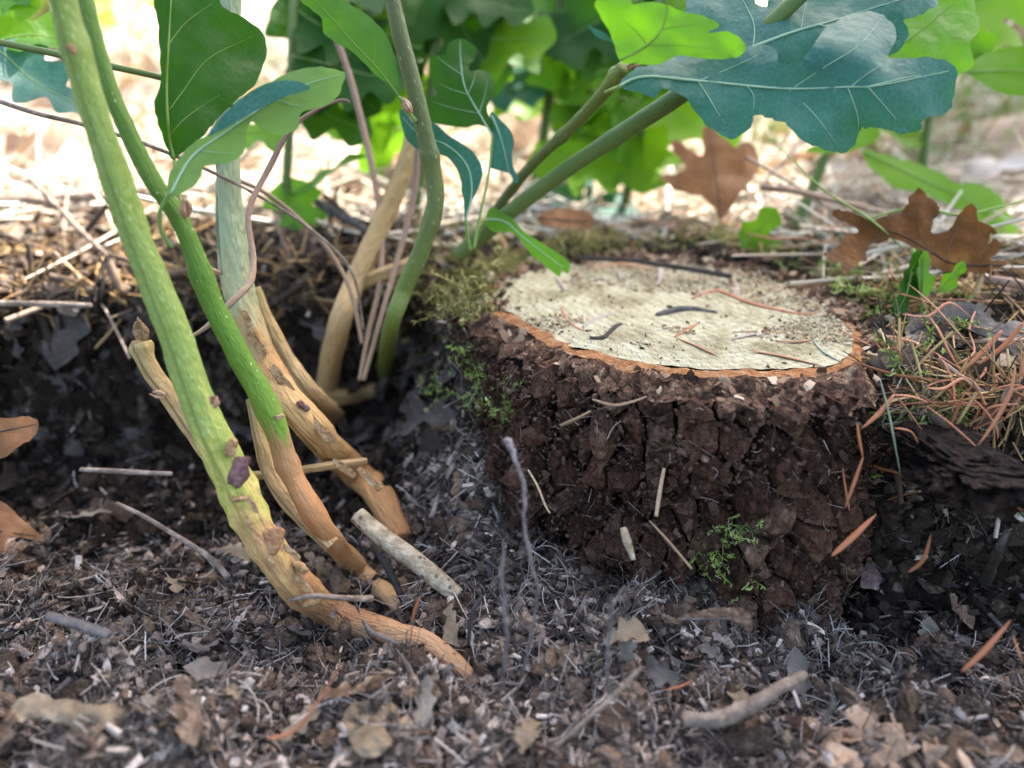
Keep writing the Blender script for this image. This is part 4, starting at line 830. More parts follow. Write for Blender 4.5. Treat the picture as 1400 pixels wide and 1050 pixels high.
# S10 leafy oak sprouts behind: many leaves around upright stems
def back_sprout(stempx, w, leaves, label, mats, seed):
    b = stempx[-1]; o = thing('oak_sprout', PD(*b), label, 'sprout', 'oak sprouts around the stump')
    _, SP = stem(o, stempx, [w]*len(stempx), m_s7, seed=seed, sides=10)
    for i, (x, y, d, ang, Lpx, lobes, width, tilt, mi) in enumerate(leaves):
        base = PD(x, y, d); a = math.radians(ang); L = Lpx*d/FPX
        dv = RT*math.cos(a)+UP*math.sin(a)+FW*random.uniform(-.25, .35)
        n = -FW*math.cos(tilt)+UP*math.sin(tilt)+RT*random.uniform(-.3, .3)
        gen_leaf(o, base, dv, n, L, mats[mi], lobes, .42, seed+i, width, random.uniform(-.15, .2), random.uniform(.05, .25), .04, step=.09, vmat=m_petiole)
        k = SP[np.argmin(np.linalg.norm(SP-base, axis=1))]
        V, F, _ = tube(catmull([base, (base+k)/2+np.array([0, 0, -.4]), k], 4), .045, 5); obj('petiole', V, F, m_petiole, o)
    return o
MB = [m_leaf_bg, m_leaf_dark, m_leaf_skyblue, m_leaf_green]
back_sprout([(603,-60,36),(596,60,36),(588,160,36.4),(570,260,37),(560,330,38)], 17, [
    (600,40,36,160,190,3,.36,.3,1),(598,20,36,25,150,3,.4,.4,3),(592,110,36.5,200,170,3,.4,.2,0),(598,-20,36,100,120,3,.4,.2,0),(590,100,37,20,150,3,.38,.3,0),(604,-10,35.5,-20,130,3,.42,.3,1),
    (590,70,35.5,190,150,3,.42,.4,1),(600,-30,35,-60,170,3,.5,.3,1),(598,0,36.5,205,230,3,.45,.3,1),(596,50,37,-10,170,3,.45,.3,0),(600,-40,36,200,220,3,.5,.2,3),(594,90,37.5,40,160,3,.42,.2,0),(596,10,37.5,150,220,3,.4,.3,0),(588,140,37.5,215,140,2,.38,.5,0)],
    'leafy oak sprout with dark lobed leaves behind the olive stem', MB, 300)
back_sprout([(770,-60,40),(762,40,40),(750,140,40.5),(735,230,41),(722,300,42)], 14, [
    (765,10,39.5,-40,170,3,.5,.3,3),(760,30,40.5,200,140,3,.42,.3,0),(752,110,40,200,90,2,.55,.6,2),(752,180,40,25,120,2,.4,.4,0),(742,200,41,-10,170,3,.42,.3,0),(768,-20,40,120,130,3,.4,.2,1),
    (770,-10,40,20,190,3,.44,.3,0),(748,150,41,160,110,3,.4,.3,0),(730,240,41,-30,150,2,.36,.8,2),(768,-30,41,-75,150,3,.5,.2,0),(766,-30,40.5,-120,170,3,.48,.2,3),(770,-40,39.5,-20,210,3,.48,.2,1),(764,20,40,-75,160,3,.55,.2,3),(772,-30,41,170,170,3,.45,.3,1),(750,120,41.5,-5,190,3,.4,.3,0)],
    'leafy oak sprout with bright translucent leaves behind the slanting branches', MB, 330)
back_sprout([(905,-60,38),(895,60,38),(880,160,39),(862,240,40),(850,310,41)], 13, [
    (895,70,38,200,140,3,.45,.3,0),(885,140,38.5,170,130,3,.4,.3,0),(888,120,38.5,-50,150,3,.45,.3,0),(870,200,39,190,150,3,.45,.4,0),(905,-10,38,150,150,3,.5,.3,3),(900,30,39,30,160,3,.4,.3,0),(902,0,39,-70,170,3,.5,.2,0),(905,-30,38,-150,190,3,.5,.2,1),(880,150,39.5,-95,130,3,.5,.3,0),(900,20,40,-25,200,3,.4,.3,0)],
    'slender leafy oak sprout just behind the cut face', MB, 360)
back_sprout([(405,-60,33),(400,40,33),(398,140,33.5),(392,240,34),(388,330,35)], 12, [
    (402,10,33,-30,150,3,.4,.3,1),(400,80,33,-15,170,3,.42,.3,1),(398,60,33.5,20,160,3,.4,.3,0),(397,130,33.5,-20,120,2,.4,.3,1),(396,170,34,200,80,2,.5,.4,3),(394,240,34,-75,80,2,.55,.4,3),(404,-20,33,10,180,3,.42,.3,1),(403,-30,34,-60,190,3,.45,.3,1),(402,-10,34,-10,210,3,.42,.3,3),(400,60,34.5,-40,160,3,.42,.3,1),(402,20,35,30,150,3,.45,.3,0),(392,260,34,15,120,2,.2,.9,0)],
    'leafy oak sprout with deep green leaves beyond the grey shoot', MB, 390)
back_sprout([(1300,-60,37),(1292,40,37),(1275,130,37.5),(1262,220,38),(1255,290,39)], 12, [
    (1296,10,37,160,150,3,.45,.3,0),(1294,20,37,15,150,3,.45,.3,0),(1285,90,37.5,25,140,3,.42,.4,0),(1280,110,37.5,200,130,3,.42,.3,0),(1300,-30,37,-60,120,3,.45,.3,3),(1268,190,38,170,120,2,.4,.5,0)],
    'sunlit oak sprout rising behind the tip of the big lobed leaf', MB, 450)
back_sprout([(-40,-40,27),(-30,40,27),(-25,140,27.5),(-20,300,29)], 14, [
    (-20,60,26.5,-35,150,3,.4,.7,2),(-30,10,27,20,90,2,.5,.3,3),(-25,-10,27,-20,90,2,.5,.3,0),(-24,60,27,20,120,2,.4,.5,3)],
    'oak sprout at the bank with blue-green leaf reaching in', MB, 420)
V, F, _ = tube(catmull([PD(-30,52,22),PD(60,70,22),PD(140,88,22.2),(PD(240,112,22.6)),PD(330,150,23.5)], 6), [.10, .10, .08], 10)
tag(obj('green_twig', V, F, m_s7), 'thin green stalk crossing behind the two green shoots', 'stalk')
V, F, _ = tube(catmull([PD(-20,132,23),PD(50,155,23),PD(120,172,23.4),PD(220,205,24),PD(330,255,24.6),PD(420,310,25.5),PD(480,370,26.5),PD(497,450,27.5)], 6), [.075, .065, .05, .045], 8)
tag(obj('dry_twig', V, F, m_twig), 'long dark dry stem arching behind the green shoots to the hollow', 'dry stem')

# ================================================================== DRY STEMS, TWIGS, ROOTS
def rod(name, label, cat, px, widths, mat, bump=.12, seed=0, sides=9, group=None, sub=8, flat=1):
    C = np.array([PD(*p) if len(p) == 3 else hit(*p) for p in px]); P = catmull(C, sub)
    dd = np.array([(c-CAMP)@FW for c in C]); r = dd*np.array(widths)/FPX/2
    r = np.interp(np.linspace(0, 1, len(P)), np.linspace(0, 1, len(r)), r)
    V, F, tt = tube(P, r, sides, flat=flat, bump=bump, seed=seed); o = obj(name, V, F, mat, None, True, {'along': tt, 'su': tube.su, 'sv': tube.sv}); return tag(o, label, cat, group)
def lie(px, py, up=.1): p = hit(px, py); r = ray(px, py); return (px, py, float((p-CAMP)@FW)-up)
rod('dry_twig', 'upright brown dry stem between the tan shoot and the grey shoot', 'dry stem', [(455,40,31),(478,105,30.8),(500,190,30.5),(519,290,30),(520,380,29.5),(505,450,29),(492,520,28.8)], [9,9,9,8,8,7,6], m_drystem, .08, 1)
rod('dry_twig', 'straight thin dry stem rising beside the tan shoot', 'dry stem', [(572,200,29.5),(565,270,29.4),(545,350,29),(522,430,28.6),(497,520,28.6)], [10,9,8,7,6], m_drystem, .08, 2)
rod('dry_twig', 'pale hooked dry stem looping round the grey shoot', 'dry stem', [(478,140,24),(465,137,24),(430,152,24),(395,180,24),(365,235,24),(340,290,23.6),(346,350,23.4),(342,385,23),(318,412,22.6),(285,445,22.6),(262,460,22.8)], [4,5,6,7,8,8,8,9,9,7,4], m_drystem, .15, 3)
rod('dry_twig', 'thin curved dry stem arching in front of the dark bank', 'dry stem', [(330,248,27),(370,268,27),(420,310,27.4),(455,350,27.8),(480,400,28),(495,470,28.4)], [6,6,6,6,6,5], m_drystem, .08, 4)
rod('broken_stick', 'short grey broken stick leaning on the soil by the brown roots', 'stick', [(488,704,23.4),(520,732,23.2),(565,765,23),(600,793,22.9),(626,815,22.8)], [24,26,26,26,22], m_cuttwig, .10, 5, sides=18)
def fuzzy_rootlet(px, widths, label, seed):
    C = np.array([PD(*p) for p in px]); P = catmull(C, 8); dd = (P-CAMP)@FW; g = np.random.default_rng(seed)
    rr = np.interp(np.linspace(0, 1, len(P)), np.linspace(0, 1, len(widths)), widths)*dd/FPX/2
    V, F, _ = tube(P+g.normal(0, .012, P.shape), rr, 8, bump=.4, seed=seed); Vs = [V]; Fs = [F]; off = len(V)
    n = 46; k = g.integers(3, len(P), n); q = P[k]; ang = frames(np.tile([0, -1., 0], (n, 1)), .8)
    v, f = inst(fibs, q+g.normal(0, .06, (n, 3)), ang, np.outer(g.uniform(.2, .75, n), [1, 1, 1]))
    o = thing('upright_rootlet', P[-1], label, 'rootlet'); obj('root_stem', V, F, m_twig_grey, o); obj('root_hairs', v, f, m_fibre, o); return o
fuzzy_rootlet([(855,800,18.4),(838,825,18.3),(836,850,18.4),(830,900,18.6),(834,960,19)], [2,4,5,5,5], 'fine branching rootlet standing on the spoil in front of the stump foot', 7)
fuzzy_rootlet([(690,740,17.6),(686,790,17.6),(692,850,17.8),(690,920,18.2)], [3,4,5,5], 'shorter blurred rootlet next to the fuzzy upright one', 8)
fuzzy_rootlet([(694,602,18.6),(705,630,18.4),(716,665,18.3),(717,715,18.2),(724,760,18.2),(735,805,18.3),(728,860,18.6),(715,920,19.2)], [10,6,6,4,5,4,4,4], 'fuzzy grey rootlet standing upright in front of the stump', 6)
rod('upright_rootlet', 'thin dark rootlet sticking up beside the buried orange root', 'rootlet', [(660,815,20),(645,840,20),(640,880,20.3)], [5,7,6], m_dark, .3, 8)
rod('thin_root', 'long thin grey root bowed over the soil in the hollow', 'root', [(160,688,22.8),(200,708,22.6),(250,738,22.4),(290,765,22.2),(312,790,22.3)], [5,6,7,8,9], m_twig, .15, 9)
rod('thin_root', 'thin grey root lying across the orange root base', 'root', [(395,820,21.1),(430,815,20.6),(470,818,20.7),(508,818,21.6)], [5,7,8,10], m_twig, .2, 10)
rod('thin_root', 'dark wiry root curling over the buried root end', 'root', [(497,850,20.8),(510,865,20.4),(540,880,20.6),(560,910,20.9)], [5,6,5,4], m_dark, .2, 11)
rod('grey_twig', 'bent grey lichen-tipped twig lying on the foreground soil', 'twig', [(935,985,18.2),(980,982,18),(1030,962,18.1),(1070,938,18.4),(1100,922,18.8)], [20,22,20,18,12], m_twig, .2, 12, sides=12)
rod('wood_splinter', 'grey-brown splinter slanting on soil below the bark ledge', 'splinter', [(1262,842,dhit(1262,842)-.1),(1285,872,dhit(1285,872)-.1),(1312,908,dhit(1312,908)-.05)], [12,13,9], m_twig, .2, 14)
rod('bark_strip', 'long dark ridged bark strip leaning under the bark ledge', 'bark', [(1378,722,18.9),(1364,755,18.8),(1345,800,dhit(1345,800)-.2),(1322,842,dhit(1322,842)+.1)], [5,12,15,8], m_dark, .35, 15, sides=12, flat=.4)
rod('wood_splinter', 'dark square chip lying on the left foreground soil', 'splinter', [(66,842,19.3),(105,853,19.2),(150,868,19.1)], [16,18,16], m_dark, .1, 16, flat=.6)
rod('wood_splinter', 'pale upright splinter stuck to the stump bark', 'splinter', [(908,640,20.9),(902,672,20.8),(897,706,20.6)], [4,7,5], m_tanchip, .2, 17, flat=.5)
rod('wood_splinter', 'thin straw leaning against the stump foot', 'splinter', [(888,712,20.6),(912,738,20.4),(946,778,20.1)], [2,4,3], m_tanchip, .1, 18)
rod('wood_splinter', 'stout pale splinter wedged in the stump bark low down', 'splinter', [(852,722,20.6),(858,742,20.4),(866,765,20.4)], [8,12,6], m_cuttwig, .3, 19)
rod('white_root', 'crooked white root thread hanging on the stump bark', 'root', [(722,642,21),(735,665,20.9),(745,690,20.8),(752,702,20.8)], [2,3,3,2], m_tanchip, .2, 20)
rod('white_root', 'pale forked root fibre across the bark face', 'root', [(810,546,20.6),(838,554,20.4),(862,550,20.4),(884,542,20.5)], [2,4,4,2], m_tanchip, .35, 21)
rod('white_root', 'pale knotted fibre on the bark under the rim', 'root', [(766,582,20.9),(785,574,20.7),(808,562,20.7)], [3,5,3], m_tanchip, .35, 22)
rod('fallen_branch', 'dark fallen branch lying along the far edge of the bank', 'branch', [(-60,276,38),(60,274,38),(150,268,38),(240,262,38.5),(330,262,39)], [13,14,15,12,8], m_twig, .2, 23)
rod('fallen_branch', 'short dark branch slanting down behind the tan shoot', 'branch', [(405,252,36),(440,280,35),(475,300,34.5),(505,318,34)], [10,13,13,10], m_dark, .15, 24)
rod('thin_twig', 'slim grey twig slanting on the bank left of the shoots', 'twig', [(40,245,33),(80,285,32.5),(120,325,32),(160,362,31.5)], [6,7,7,6], m_twig, .1, 25)
rod('thin_twig', 'pale horizontal twig along the dark bank edge', 'twig', [(-30,414,28.4),(60,416,28.2),(125,418,28.4)], [8,9,7], m_twig, .12, 26)
rod('thin_twig', 'brown twig held level in the air above the bank', 'twig', [(1040,256,33),(1090,262,32.6),(1150,276,32.2),(1215,292,32)], [9,9,8,7], m_drystem, .12, 27)
rod('grass_blade', 'pale green grass blade leaning over the dry brown leaf', 'grass', [(1042,178,28),(1080,215,27.6),(1130,262,27.2),(1190,300,26.8),(1235,340,26.8)], [2,6,9,11,8], m_petiole, .03, 28, flat=.3)
rod('grass_blade', 'thin wiry grass stem crossing the dry brown leaf', 'grass', [(1170,305,28),(1250,284,27.2),(1310,294,27),(1370,282,27),(1420,268,27.2)], [2,4,4,3,2], m_petiole, .03, 29)
rod('dead_twig', 'upright dead stalk growing beside the dry brown leaf', 'stalk', [(1356,310,26.5),(1352,345,26.5),(1340,385,26.6),(1325,425,26.8)], [7,10,13,16], m_tan, .2, 30, flat=.5)
rod('dry_twig', 'pink dry stalk lying level right of the dead stalk', 'dry stem', [(1332,380,26.8),(1380,386,26.5),(1440,398,26.4)], [10,13,12], m_drystem, .08, 31)
rod('dry_twig', 'pale bowed straw lying over the grey leaf', 'dry stem', [(1262,478,24.6),(1300,468,24.2),(1350,466,24),(1430,464,24)], [5,6,6,5], m_drystem, .06, 32)
rod('thin_twig', 'dark twig resting along the back of the cut face', 'twig', [(790,352,31.2),(860,356,30.8),(930,366,30.4),(1000,378,29.8)], [5,6,7,8], m_dark, .2, 33)
rod('thin_twig', 'knobbly dark twig lying in the middle of the cut face', 'twig', [lie(898,432,.12), lie(925,424,.15), lie(955,424,.15), lie(980,428,.1)], [8,14,7,4], m_dark, .3, 34)
rod('thin_twig', 'small dark curved twig beside the green needle', 'twig', [lie(806,463,.1), lie(825,462,.12), lie(840,448,.14), lie(850,444,.1)], [7,8,7,4], m_dark, .25, 35)
rod('thin_root', 'slanting grey root thread over the near soil', 'root', [(877,912,17),(840,950,16.8),(800,985,16.5),(760,1020,16.2)], [6,7,7,6], m_twig, .15, 37)
rod('thin_root', 'horizontal tan root behind the slim green shoot', 'root', [(340,650,23.6),(380,648,23.8),(430,640,24.3),(500,630,25.6)], [12,12,12,10], m_tan, .1, 38)
rod('thin_twig', 'pale twig lying at the bottom of the dark hollow', 'twig', [(110,642,25),(170,645,24.8),(235,648,24.6)], [6,8,6], m_twig, .15, 39)
rod('thin_twig', 'dark twig angled behind the broken stick', 'twig', [(510,745,23.8),(530,775,23.4),(552,822,23.2)], [10,12,9], m_dark, .15, 40)
# bark ledge on the right bank
def rough_block(c, sx, sy, sz, seed, sub=4, rx=0, rz=0):
    V, F = lump(seed, sub, 0); n = V/np.linalg.norm(V, axis=1)[:, None]; V = np.sign(n)*np.abs(n)**.6
    V = V*(1+.34*fbm(n[:, 0]*2+seed+n[:, 2], n[:, 1]*2+n[:, 2]*2.3, 1.8, 6, seed, .72)[:, None]*1.5)
    V = V*np.array([sx, sy, sz]); Mx = np.array(Matrix.Rotation(rz, 3, 'Z') @ Matrix.Rotation(rx, 3, 'Y')); return V@Mx.T+np.asarray(c), F
V, F = rough_block(PD(1314, 634, 20.2), 1.45, 1.6, .48, 501, 5, .12, .12); ledge = tag(obj('bark_ledge', V, F, m_bark, None, False), 'thick dark slab of bark jutting from the bank over a hollow', 'bark')
V, F = rough_block(hit(1290, 915)+np.array([0, 0, .25]), .5, .45, .36, 502, 5); tag(obj('soil_clod', V, F, m_clod2, None, False), 'knobbly grey-brown soil clod on the right foreground', 'clod')
V, F = rough_block(hit(1320, 985)+np.array([0, 0, .2]), .42, .4, .3, 503, 5); tag(obj('soil_clod', V, F, m_clod2, None, False), 'smaller round soil clod nearer than the knobbly one', 'clod')

# ================================================================== DRY LEAVES
R2o = [(1127,351),(1129,343),(1149,331),(1169,315),(1171,308),(1153,303),(1139,297),(1136,290),(1149,286),(1171,294),(1194,299),(1217,293),(1235,287),(1242,274),(1258,258),(1270,267),(1283,278),(1282,292),(1274,310),(1277,319),(1293,315),(1309,297),(1320,281),(1329,278),(1335,290),(1343,303),(1366,316),(1356,324),(1368,331),(1366,345),(1354,359),(1374,357),(1376,365),(1347,372),(1320,372),(1290,370),(1258,354),(1245,338),(1222,326),(1199,331),(1187,345),(1178,361),(1158,374),(1151,372),(1150,361),(1135,356)]
R2m = [(1370,362),(1320,362),(1290,355),(1240,325),(1200,312),(1150,300)]
def dry_leaf(outline, mid, veins, d, ax, ay, cup, mat, label, seed, ripple=.5, vm=m_dark, jag=.03):
    o = thing('dry_oak_leaf', PD(*np.asarray(outline, float).mean(0), d)-np.array([0, 0, 1]), label, 'dry leaf', 'dry oak leaves')
    px_leaf(o, outline, mid, veins, d, ax, ay, cup, mat, vm, ripple, .03, name='blade', seed=seed, jag=jag); return o
dry_leaf(R2o, R2m, [[(1290,356),(1256,320),(1258,270)],[(1295,357),(1300,330),(1328,290)],[(1340,363),(1350,340),(1360,322)],[(1215,318),(1180,340),(1155,365)]], 26.6, .2, -.8, -.6, m_dry_dark, 'crisp dark brown lobed oak leaf standing upright on the bank', 601)
R1o = [(902,243),(929,236),(939,229),(916,200),(925,191),(946,207),(961,211),(959,179),(968,170),(986,186),(1004,200),(1021,193),(1036,207),(1037,229),(1025,250),(1007,271),(986,300),(975,282),(957,268),(932,264)]
dry_leaf(R1o, [(986,298),(980,250),(970,180)], [], 34, .3, -.8, .5, m_dry, 'blurred orange-brown oak leaf upright behind the stump', 602)
dry_leaf([(-60,570),(0,572),(40,570),(53,578),(45,598),(20,614),(0,628),(-50,640)], [(-50,600),(50,580)], [], 21.5, 0, -.8, .5, m_dry, 'pointed brown leaf poking in above the left soil', 603)
dry_leaf([(-60,670),(0,685),(25,705),(60,735),(40,738),(10,735),(0,760),(-60,780)], [(-50,720),(50,733)], [], 20.5, .5, -.8, .5, m_dry, 'brown leaf with pale folded edge lying at the left bank foot', 604)
c = [(1240,440),(1275,425),(1300,412),(1330,416),(1362,440),(1400,440),(1420,480),(1370,500),(1320,490),(1275,485),(1245,470)]
dry_leaf(c, [(1245,455),(1300,440),(1410,470)], [], 24.4, .3, -1.6, .6, m_dry_grey, 'dull grey-brown leaf lying flat under straw on the right bank', 605)
dry_leaf([(470,975),(490,960),(527,955),(546,975),(545,1000),(520,1033),(490,1030),(478,1010)], [(475,1000),(540,985)], [], dhit(508,1000)-.3, .2, -1.6, .5, m_dry_pale, 'torn tan leaf scrap lying on the near soil', 606, .8, vm=None, jag=.05)
c0 = hit(1215, 1035); Pq = c0+RNG.normal(0, 1, (70, 3))*np.array([1.15, .55, .12]); Pq[:, 2] = gh(Pq[:, 0], Pq[:, 1])+RNG.uniform(0, .35, 70)
V, F = inst(chips, Pq, frames(np.tile([0, -.3, 1.], (70, 1)), .5), RNG.uniform(.18, .5, (70, 1))*np.array([[1, .6, .12]]))
tag(obj('rotten_leaf', V, F, m_dry_pink, None, False), 'crumbled pinkish brown leaf heap on the near right soil', 'dry leaf', 'dry oak leaves')
dry_leaf([(1176,802),(1184,770),(1205,760),(1222,770),(1245,782),(1266,802),(1262,822),(1238,826),(1218,818),(1196,806)], [(1185,798),(1255,815)], [], dhit(1225,800)-.55, .4, -1.0, 3.0, m_dry_web, 'dark leaf webbed with white fungus in the hollow beside the stump', 608, vm=None)
dry_leaf([(925,848),(945,838),(985,830),(1015,832),(1028,845),(1026,865),(1010,852),(985,846),(955,848)], [(928,847),(1025,845)], [], 19.6, .2, -.6, 1.5, m_dry_frag, 'curled brown leaf strip at the stump foot', 609)
dry_leaf([(20,960),(60,950),(130,965),(190,960),(205,985),(180,1010),(165,985),(120,1010),(80,985),(30,985)], [(25,970),(200,980)], [], dhit(110,985)-.35, .2, -2.2, .5, m_dry_pale, 'pale torn leaf on the near left soil', 610, .8, vm=None, jag=.05)
dry_leaf([(735,295),(760,285),(800,288),(812,298),(806,312),(770,312),(740,306)], [(737,298),(808,304)], [], 32.5, .2, -1.0, 2.5, m_dry, 'rolled brown leaf lying just behind the cut face', 612)

# leaf litter beyond the bank
lv = []
for k in range(6):
    P2, F2 = fill(catmull(oak_outline(3, .4, 700+k, .3), 2, True), .14)
    h = .25*np.random.default_rng(k).normal(0, 1)*P2[:, 0]*(1-P2[:, 0])*2+.35*np.abs(P2[:, 1])+.15*fbm(P2[:, 0], P2[:, 1], 3, 2, k)
    lv.append((np.stack([P2[:, 0]-.5, P2[:, 1], h], 1), F2))
P = np.vstack([sample_view(330, -60, 60, 1460, 400), uni(500, (-60, 110), (40, 200))]); P = P[P[:, 1] > 46]
stuff('leaf_litter', 'brown fallen leaves littering the forest floor behind', 'leaf litter', lv, P, gnorm(P[:, 0], P[:, 1]), 4.5, m_litterleaf, .4, (1, 1, 1), .06, True, .3)
P = sample_view(130, -60, 400, 640, 620); P = P[outside_stump(P, .8)]
stuff('buried_leaves', 'old dark leaves layered in the cut bank', 'leaf litter', lv, P, gnorm(P[:, 0], P[:, 1]), 1.3, m_dark, .5, (1, 1, 1), .05, True, .35)

# ================================================================== FIR NEEDLES, one by one
def needle_pts(px, up=.06):
    P = []
    for x, y in px: P.append((x, y, float((hit(x, y)-CAMP)@FW)-up))
    return P
def needle(px, label, w=8, mat=m_needle_red, group=None, up=.10, depth=None):
    if depth is None: P = np.array([PD(*p) for p in needle_pts(px, up)])
    else: P = np.array([PD(x, y, depth) for x, y in px])
    P = catmull(P, 5); dd = (P-CAMP)@FW; r = dd.mean()*w*.88/FPX/2
    V, F, _ = tube(P, [r*.35, r*.75, r*.95, r, r*.9, r*.6, r*.08], 6, flat=.4)
    return tag(obj('fir_needle', V, F, mat), label, 'needle', group)
G1 = 'needles on the cut face'
for px, lab, w_, mt in [
    ([(808,366),(850,361),(898,370)], 'pinkish needle lying at the back rim of the cut face', 9, m_needle_red),
    ([(901,362),(903,376),(899,391)], 'short pale needle pointing forward from the back rim', 8, m_needle_grey),
    ([(767,418),(776,436),(793,450),(812,455)], 'curved reddish needle on the left of the cut face', 7, m_needle_red),
    ([(797,450),(815,436),(852,424)], 'two-tone pale needle touching the curved reddish one', 7, m_needle_grey),
    ([(815,443),(845,456),(879,471)], 'thin orange needle crossing below the green needle', 4, m_needle_red),
    ([(823,446),(850,443),(870,450),(882,463)], 'arched blue-green needle on the cut face', 6, m_needle_green),
    ([(946,408),(965,400),(985,398),(1020,412),(1070,425),(1105,430),(1120,425)], 'longest pink needle bent across the right of the cut face', 9, m_needle_red),
    ([(1001,454),(1040,453),(1078,456)], 'thin straight red needle right of the cut face middle', 4, m_needle_red),
    ([(922,461),(940,450),(960,440)], 'pink needle slanting up in the middle of the cut face', 7, m_needle_red),
    ([(927,463),(955,474),(982,487)], 'red needle slanting down in the middle of the cut face', 7, m_needle_red),
    ([(1024,479),(1070,487),(1124,500)], 'straight dark red needle near the front right rim', 8, m_needle_red),
    ([(1000,464),(1030,457),(1050,456)], 'pale pink needle under the thin straight red one', 6, m_needle_grey),
    ([(1060,466),(1090,467),(1112,464)], 'short pink needle meeting the olive needle', 6, m_needle_red),
    ([(1112,464),(1125,480),(1152,496)], 'olive needle slanting to the right rim', 7, m_needle_green),
    ([(700,375),(712,361),(729,351)], 'bluish white needle at the left back rim', 8, m_needle_grey),
    ([(759,378),(767,388),(773,398)], 'short lilac needle below the drooping leaf tip', 7, m_needle_grey),
    ([(843,368),(847,377),(850,385)], 'tiny pale needle beside the back rim needle', 6, m_needle_grey),
    ([(1003,382),(1008,392),(1003,404)], 'pale curled needle standing on the right back face', 8, m_needle_grey),
    ([(661,398),(672,392),(685,393)], 'broken orange needle tip on the left rim', 8, m_needle_red),
    ([(757,474),(770,471),(782,469)], 'stubby pink needle on the inner bark ring', 8, m_needle_red)]:
    needle(px, lab, w_, mt, G1)
G2 = 'needles on the right bank'
for px, lab, w_, dep in [
    ([(1148,450),(1180,468),(1215,480),(1260,478)], 'long lilac-pink needle hugging the stump right rim', 8, 24.2),
    ([(1262,490),(1256,520),(1240,548)], 'reddish needle leaning up against the mossy bank', 9, 22.6),
    ([(1203,518),(1214,560),(1222,600),(1232,652)], 'tan needle hanging straight down over the dark gap', 9, 20.3),
    ([(1215,528),(1240,560),(1262,590)], 'tan needle lying across the mossy bank edge', 8, 20.9),
    ([(1220,540),(1245,542),(1270,550)], 'short bent needle at the knot of needles by the rim', 8, 20.7),
    ([(1222,540),(1205,562),(1178,586)], 'brown needle curling down to the stump side', 9, 20.4),
    ([(1172,580),(1175,602),(1180,627)], 'broad tan needle hanging on the stump right side', 11, 20.2),
    ([(1268,556),(1300,580),(1328,605),(1345,622)], 'red needle sliding over the bark ledge edge', 9, 20.2),
    ([(1388,502),(1380,540),(1358,580),(1336,610)], 'lilac needle arching over the straw', 10, 19.9),
    ([(1305,510),(1330,522),(1345,550),(1347,556)], 'curved red-brown needle above the bark ledge', 9, 21.0),
    ([(1318,535),(1345,560),(1362,585),(1364,602)], 'olive-brown needle parallel to the curved one', 9, 20.6),
    ([(1222,585),(1245,590),(1256,608)], 'hooked needle over the hollow', 7, 20.0),
    ([(1370,452),(1345,480),(1310,512)], 'orange needle slanting over the grey leaf', 10, 22.2),
    ([(1400,440),(1370,475),(1335,500)], 'tan needle beside the orange slanting one', 9, 22.4),
    ([(1362,678),(1385,690),(1412,706)], 'pale pink needle below the end of the bark ledge', 10, 18.6),
    ([(1152,640),(1158,680),(1162,700)], 'red needle hanging behind the stump side', 7, 20.6),
    ([(1180,625),(1168,660),(1155,695)], 'brown needle in the gap beside the stump', 7, 20.8)]:
    needle(px, lab, w_, m_needle_red if w_ != 9 or random.random() < .7 else m_needle_green, G2, depth=dep)
G3 = 'needles on the dug soil'
for px, lab, w_, dep in [
    ([(365,1010),(400,1000),(435,960),(468,905)], 'long pink needle leaning on the near left soil', 11, 17.2),
    ([(1137,760),(1165,735),(1198,703)], 'orange-brown needle propped against the stump foot', 12, 19.8),
    ([(1242,782),(1262,765),(1273,730)], 'curved brown needle standing by the fungus leaf', 8, 19.6),
    ([(1315,918),(1345,890),(1382,848)], 'lilac-pink needle lying on the right soil', 10, 18.2),
    ([(1385,870),(1392,890),(1398,905)], 'tan needle stub at the right soil edge', 10, 18),
    ([(910,943),(930,938),(948,930)], 'thin red needle on the soil before the stump', 5, 18.6),
    ([(563,850),(568,832),(574,815)], 'thin red needle upright beside the broken stick', 6, 21)]:
    needle(px, lab, w_, m_needle_red, G3, depth=dep)
# smaller loose pieces: shared meshes, each piece its own object
def copies(name, meshes, label, cat, group, P, size, aspect, tilt, smooth=True):
    N = gnorm(P[:, 0], P[:, 1]); fr_ = frames(N, tilt)
    for i in range(len(P)):
        o = link(name, random.choice(meshes)); m4 = Matrix(fr_[i].tolist()).to_4x4()
        s = size*min(1.25, math.exp(random.gauss(0, .3))); m4 = m4 @ Matrix.Diagonal((s*aspect[0]*random.uniform(.7, 1.3), s*aspect[1], s*aspect[2], 1))
        m4.translation = Vector((P[i]+N[i]*s*aspect[2]*.5)*S); o.matrix_world = m4; tag(o, label, cat, group)
nm = []
for k in range(6):
    g = np.random.default_rng(800+k); P_ = catmull([(-1, 0, 0), (-.3, g.normal(0, .1), g.normal(.06, .06)), (.4, g.normal(0, .12), g.normal(.06, .06)), (1, g.normal(0, .15), 0)], 4)
    V, F, _ = tube(P_, [.018, .033, .038, .034, .008], 6, flat=.45); nm.append(mesh_data('fir_needle', V, F, m_needle_red))
P = np.vstack([sample_view(52, 1190, 395, 1400, 610), sample_view(45, 760, 300, 1200, 360)]); P = P[outside_stump(P, .3)]; P[:, 2] += .1
copies('fir_needle', nm, 'fallen reddish fir needle lying loose on the bank beside the stump', 'needle', 'loose needles strewn on the bank', P, 1.25, (1, 1, 1), .3)
dm = [mesh_data('bark_chip', *chip(820+k), m_dark, False) for k in range(6)]; tm = [mesh_data('leaf_scrap', *chip(830+k), m_tanchip, False) for k in range(6)]
P = sample_view(110, -20, 640, 1420, 1040); P = P[outside_stump(P, .4)]
copies('bark_chip', dm, 'dark splintered bark chip lying on the dug soil', 'bark chip', 'dark chips strewn over the dug soil', P, .34, (1.3, .26, .12), .4, False)
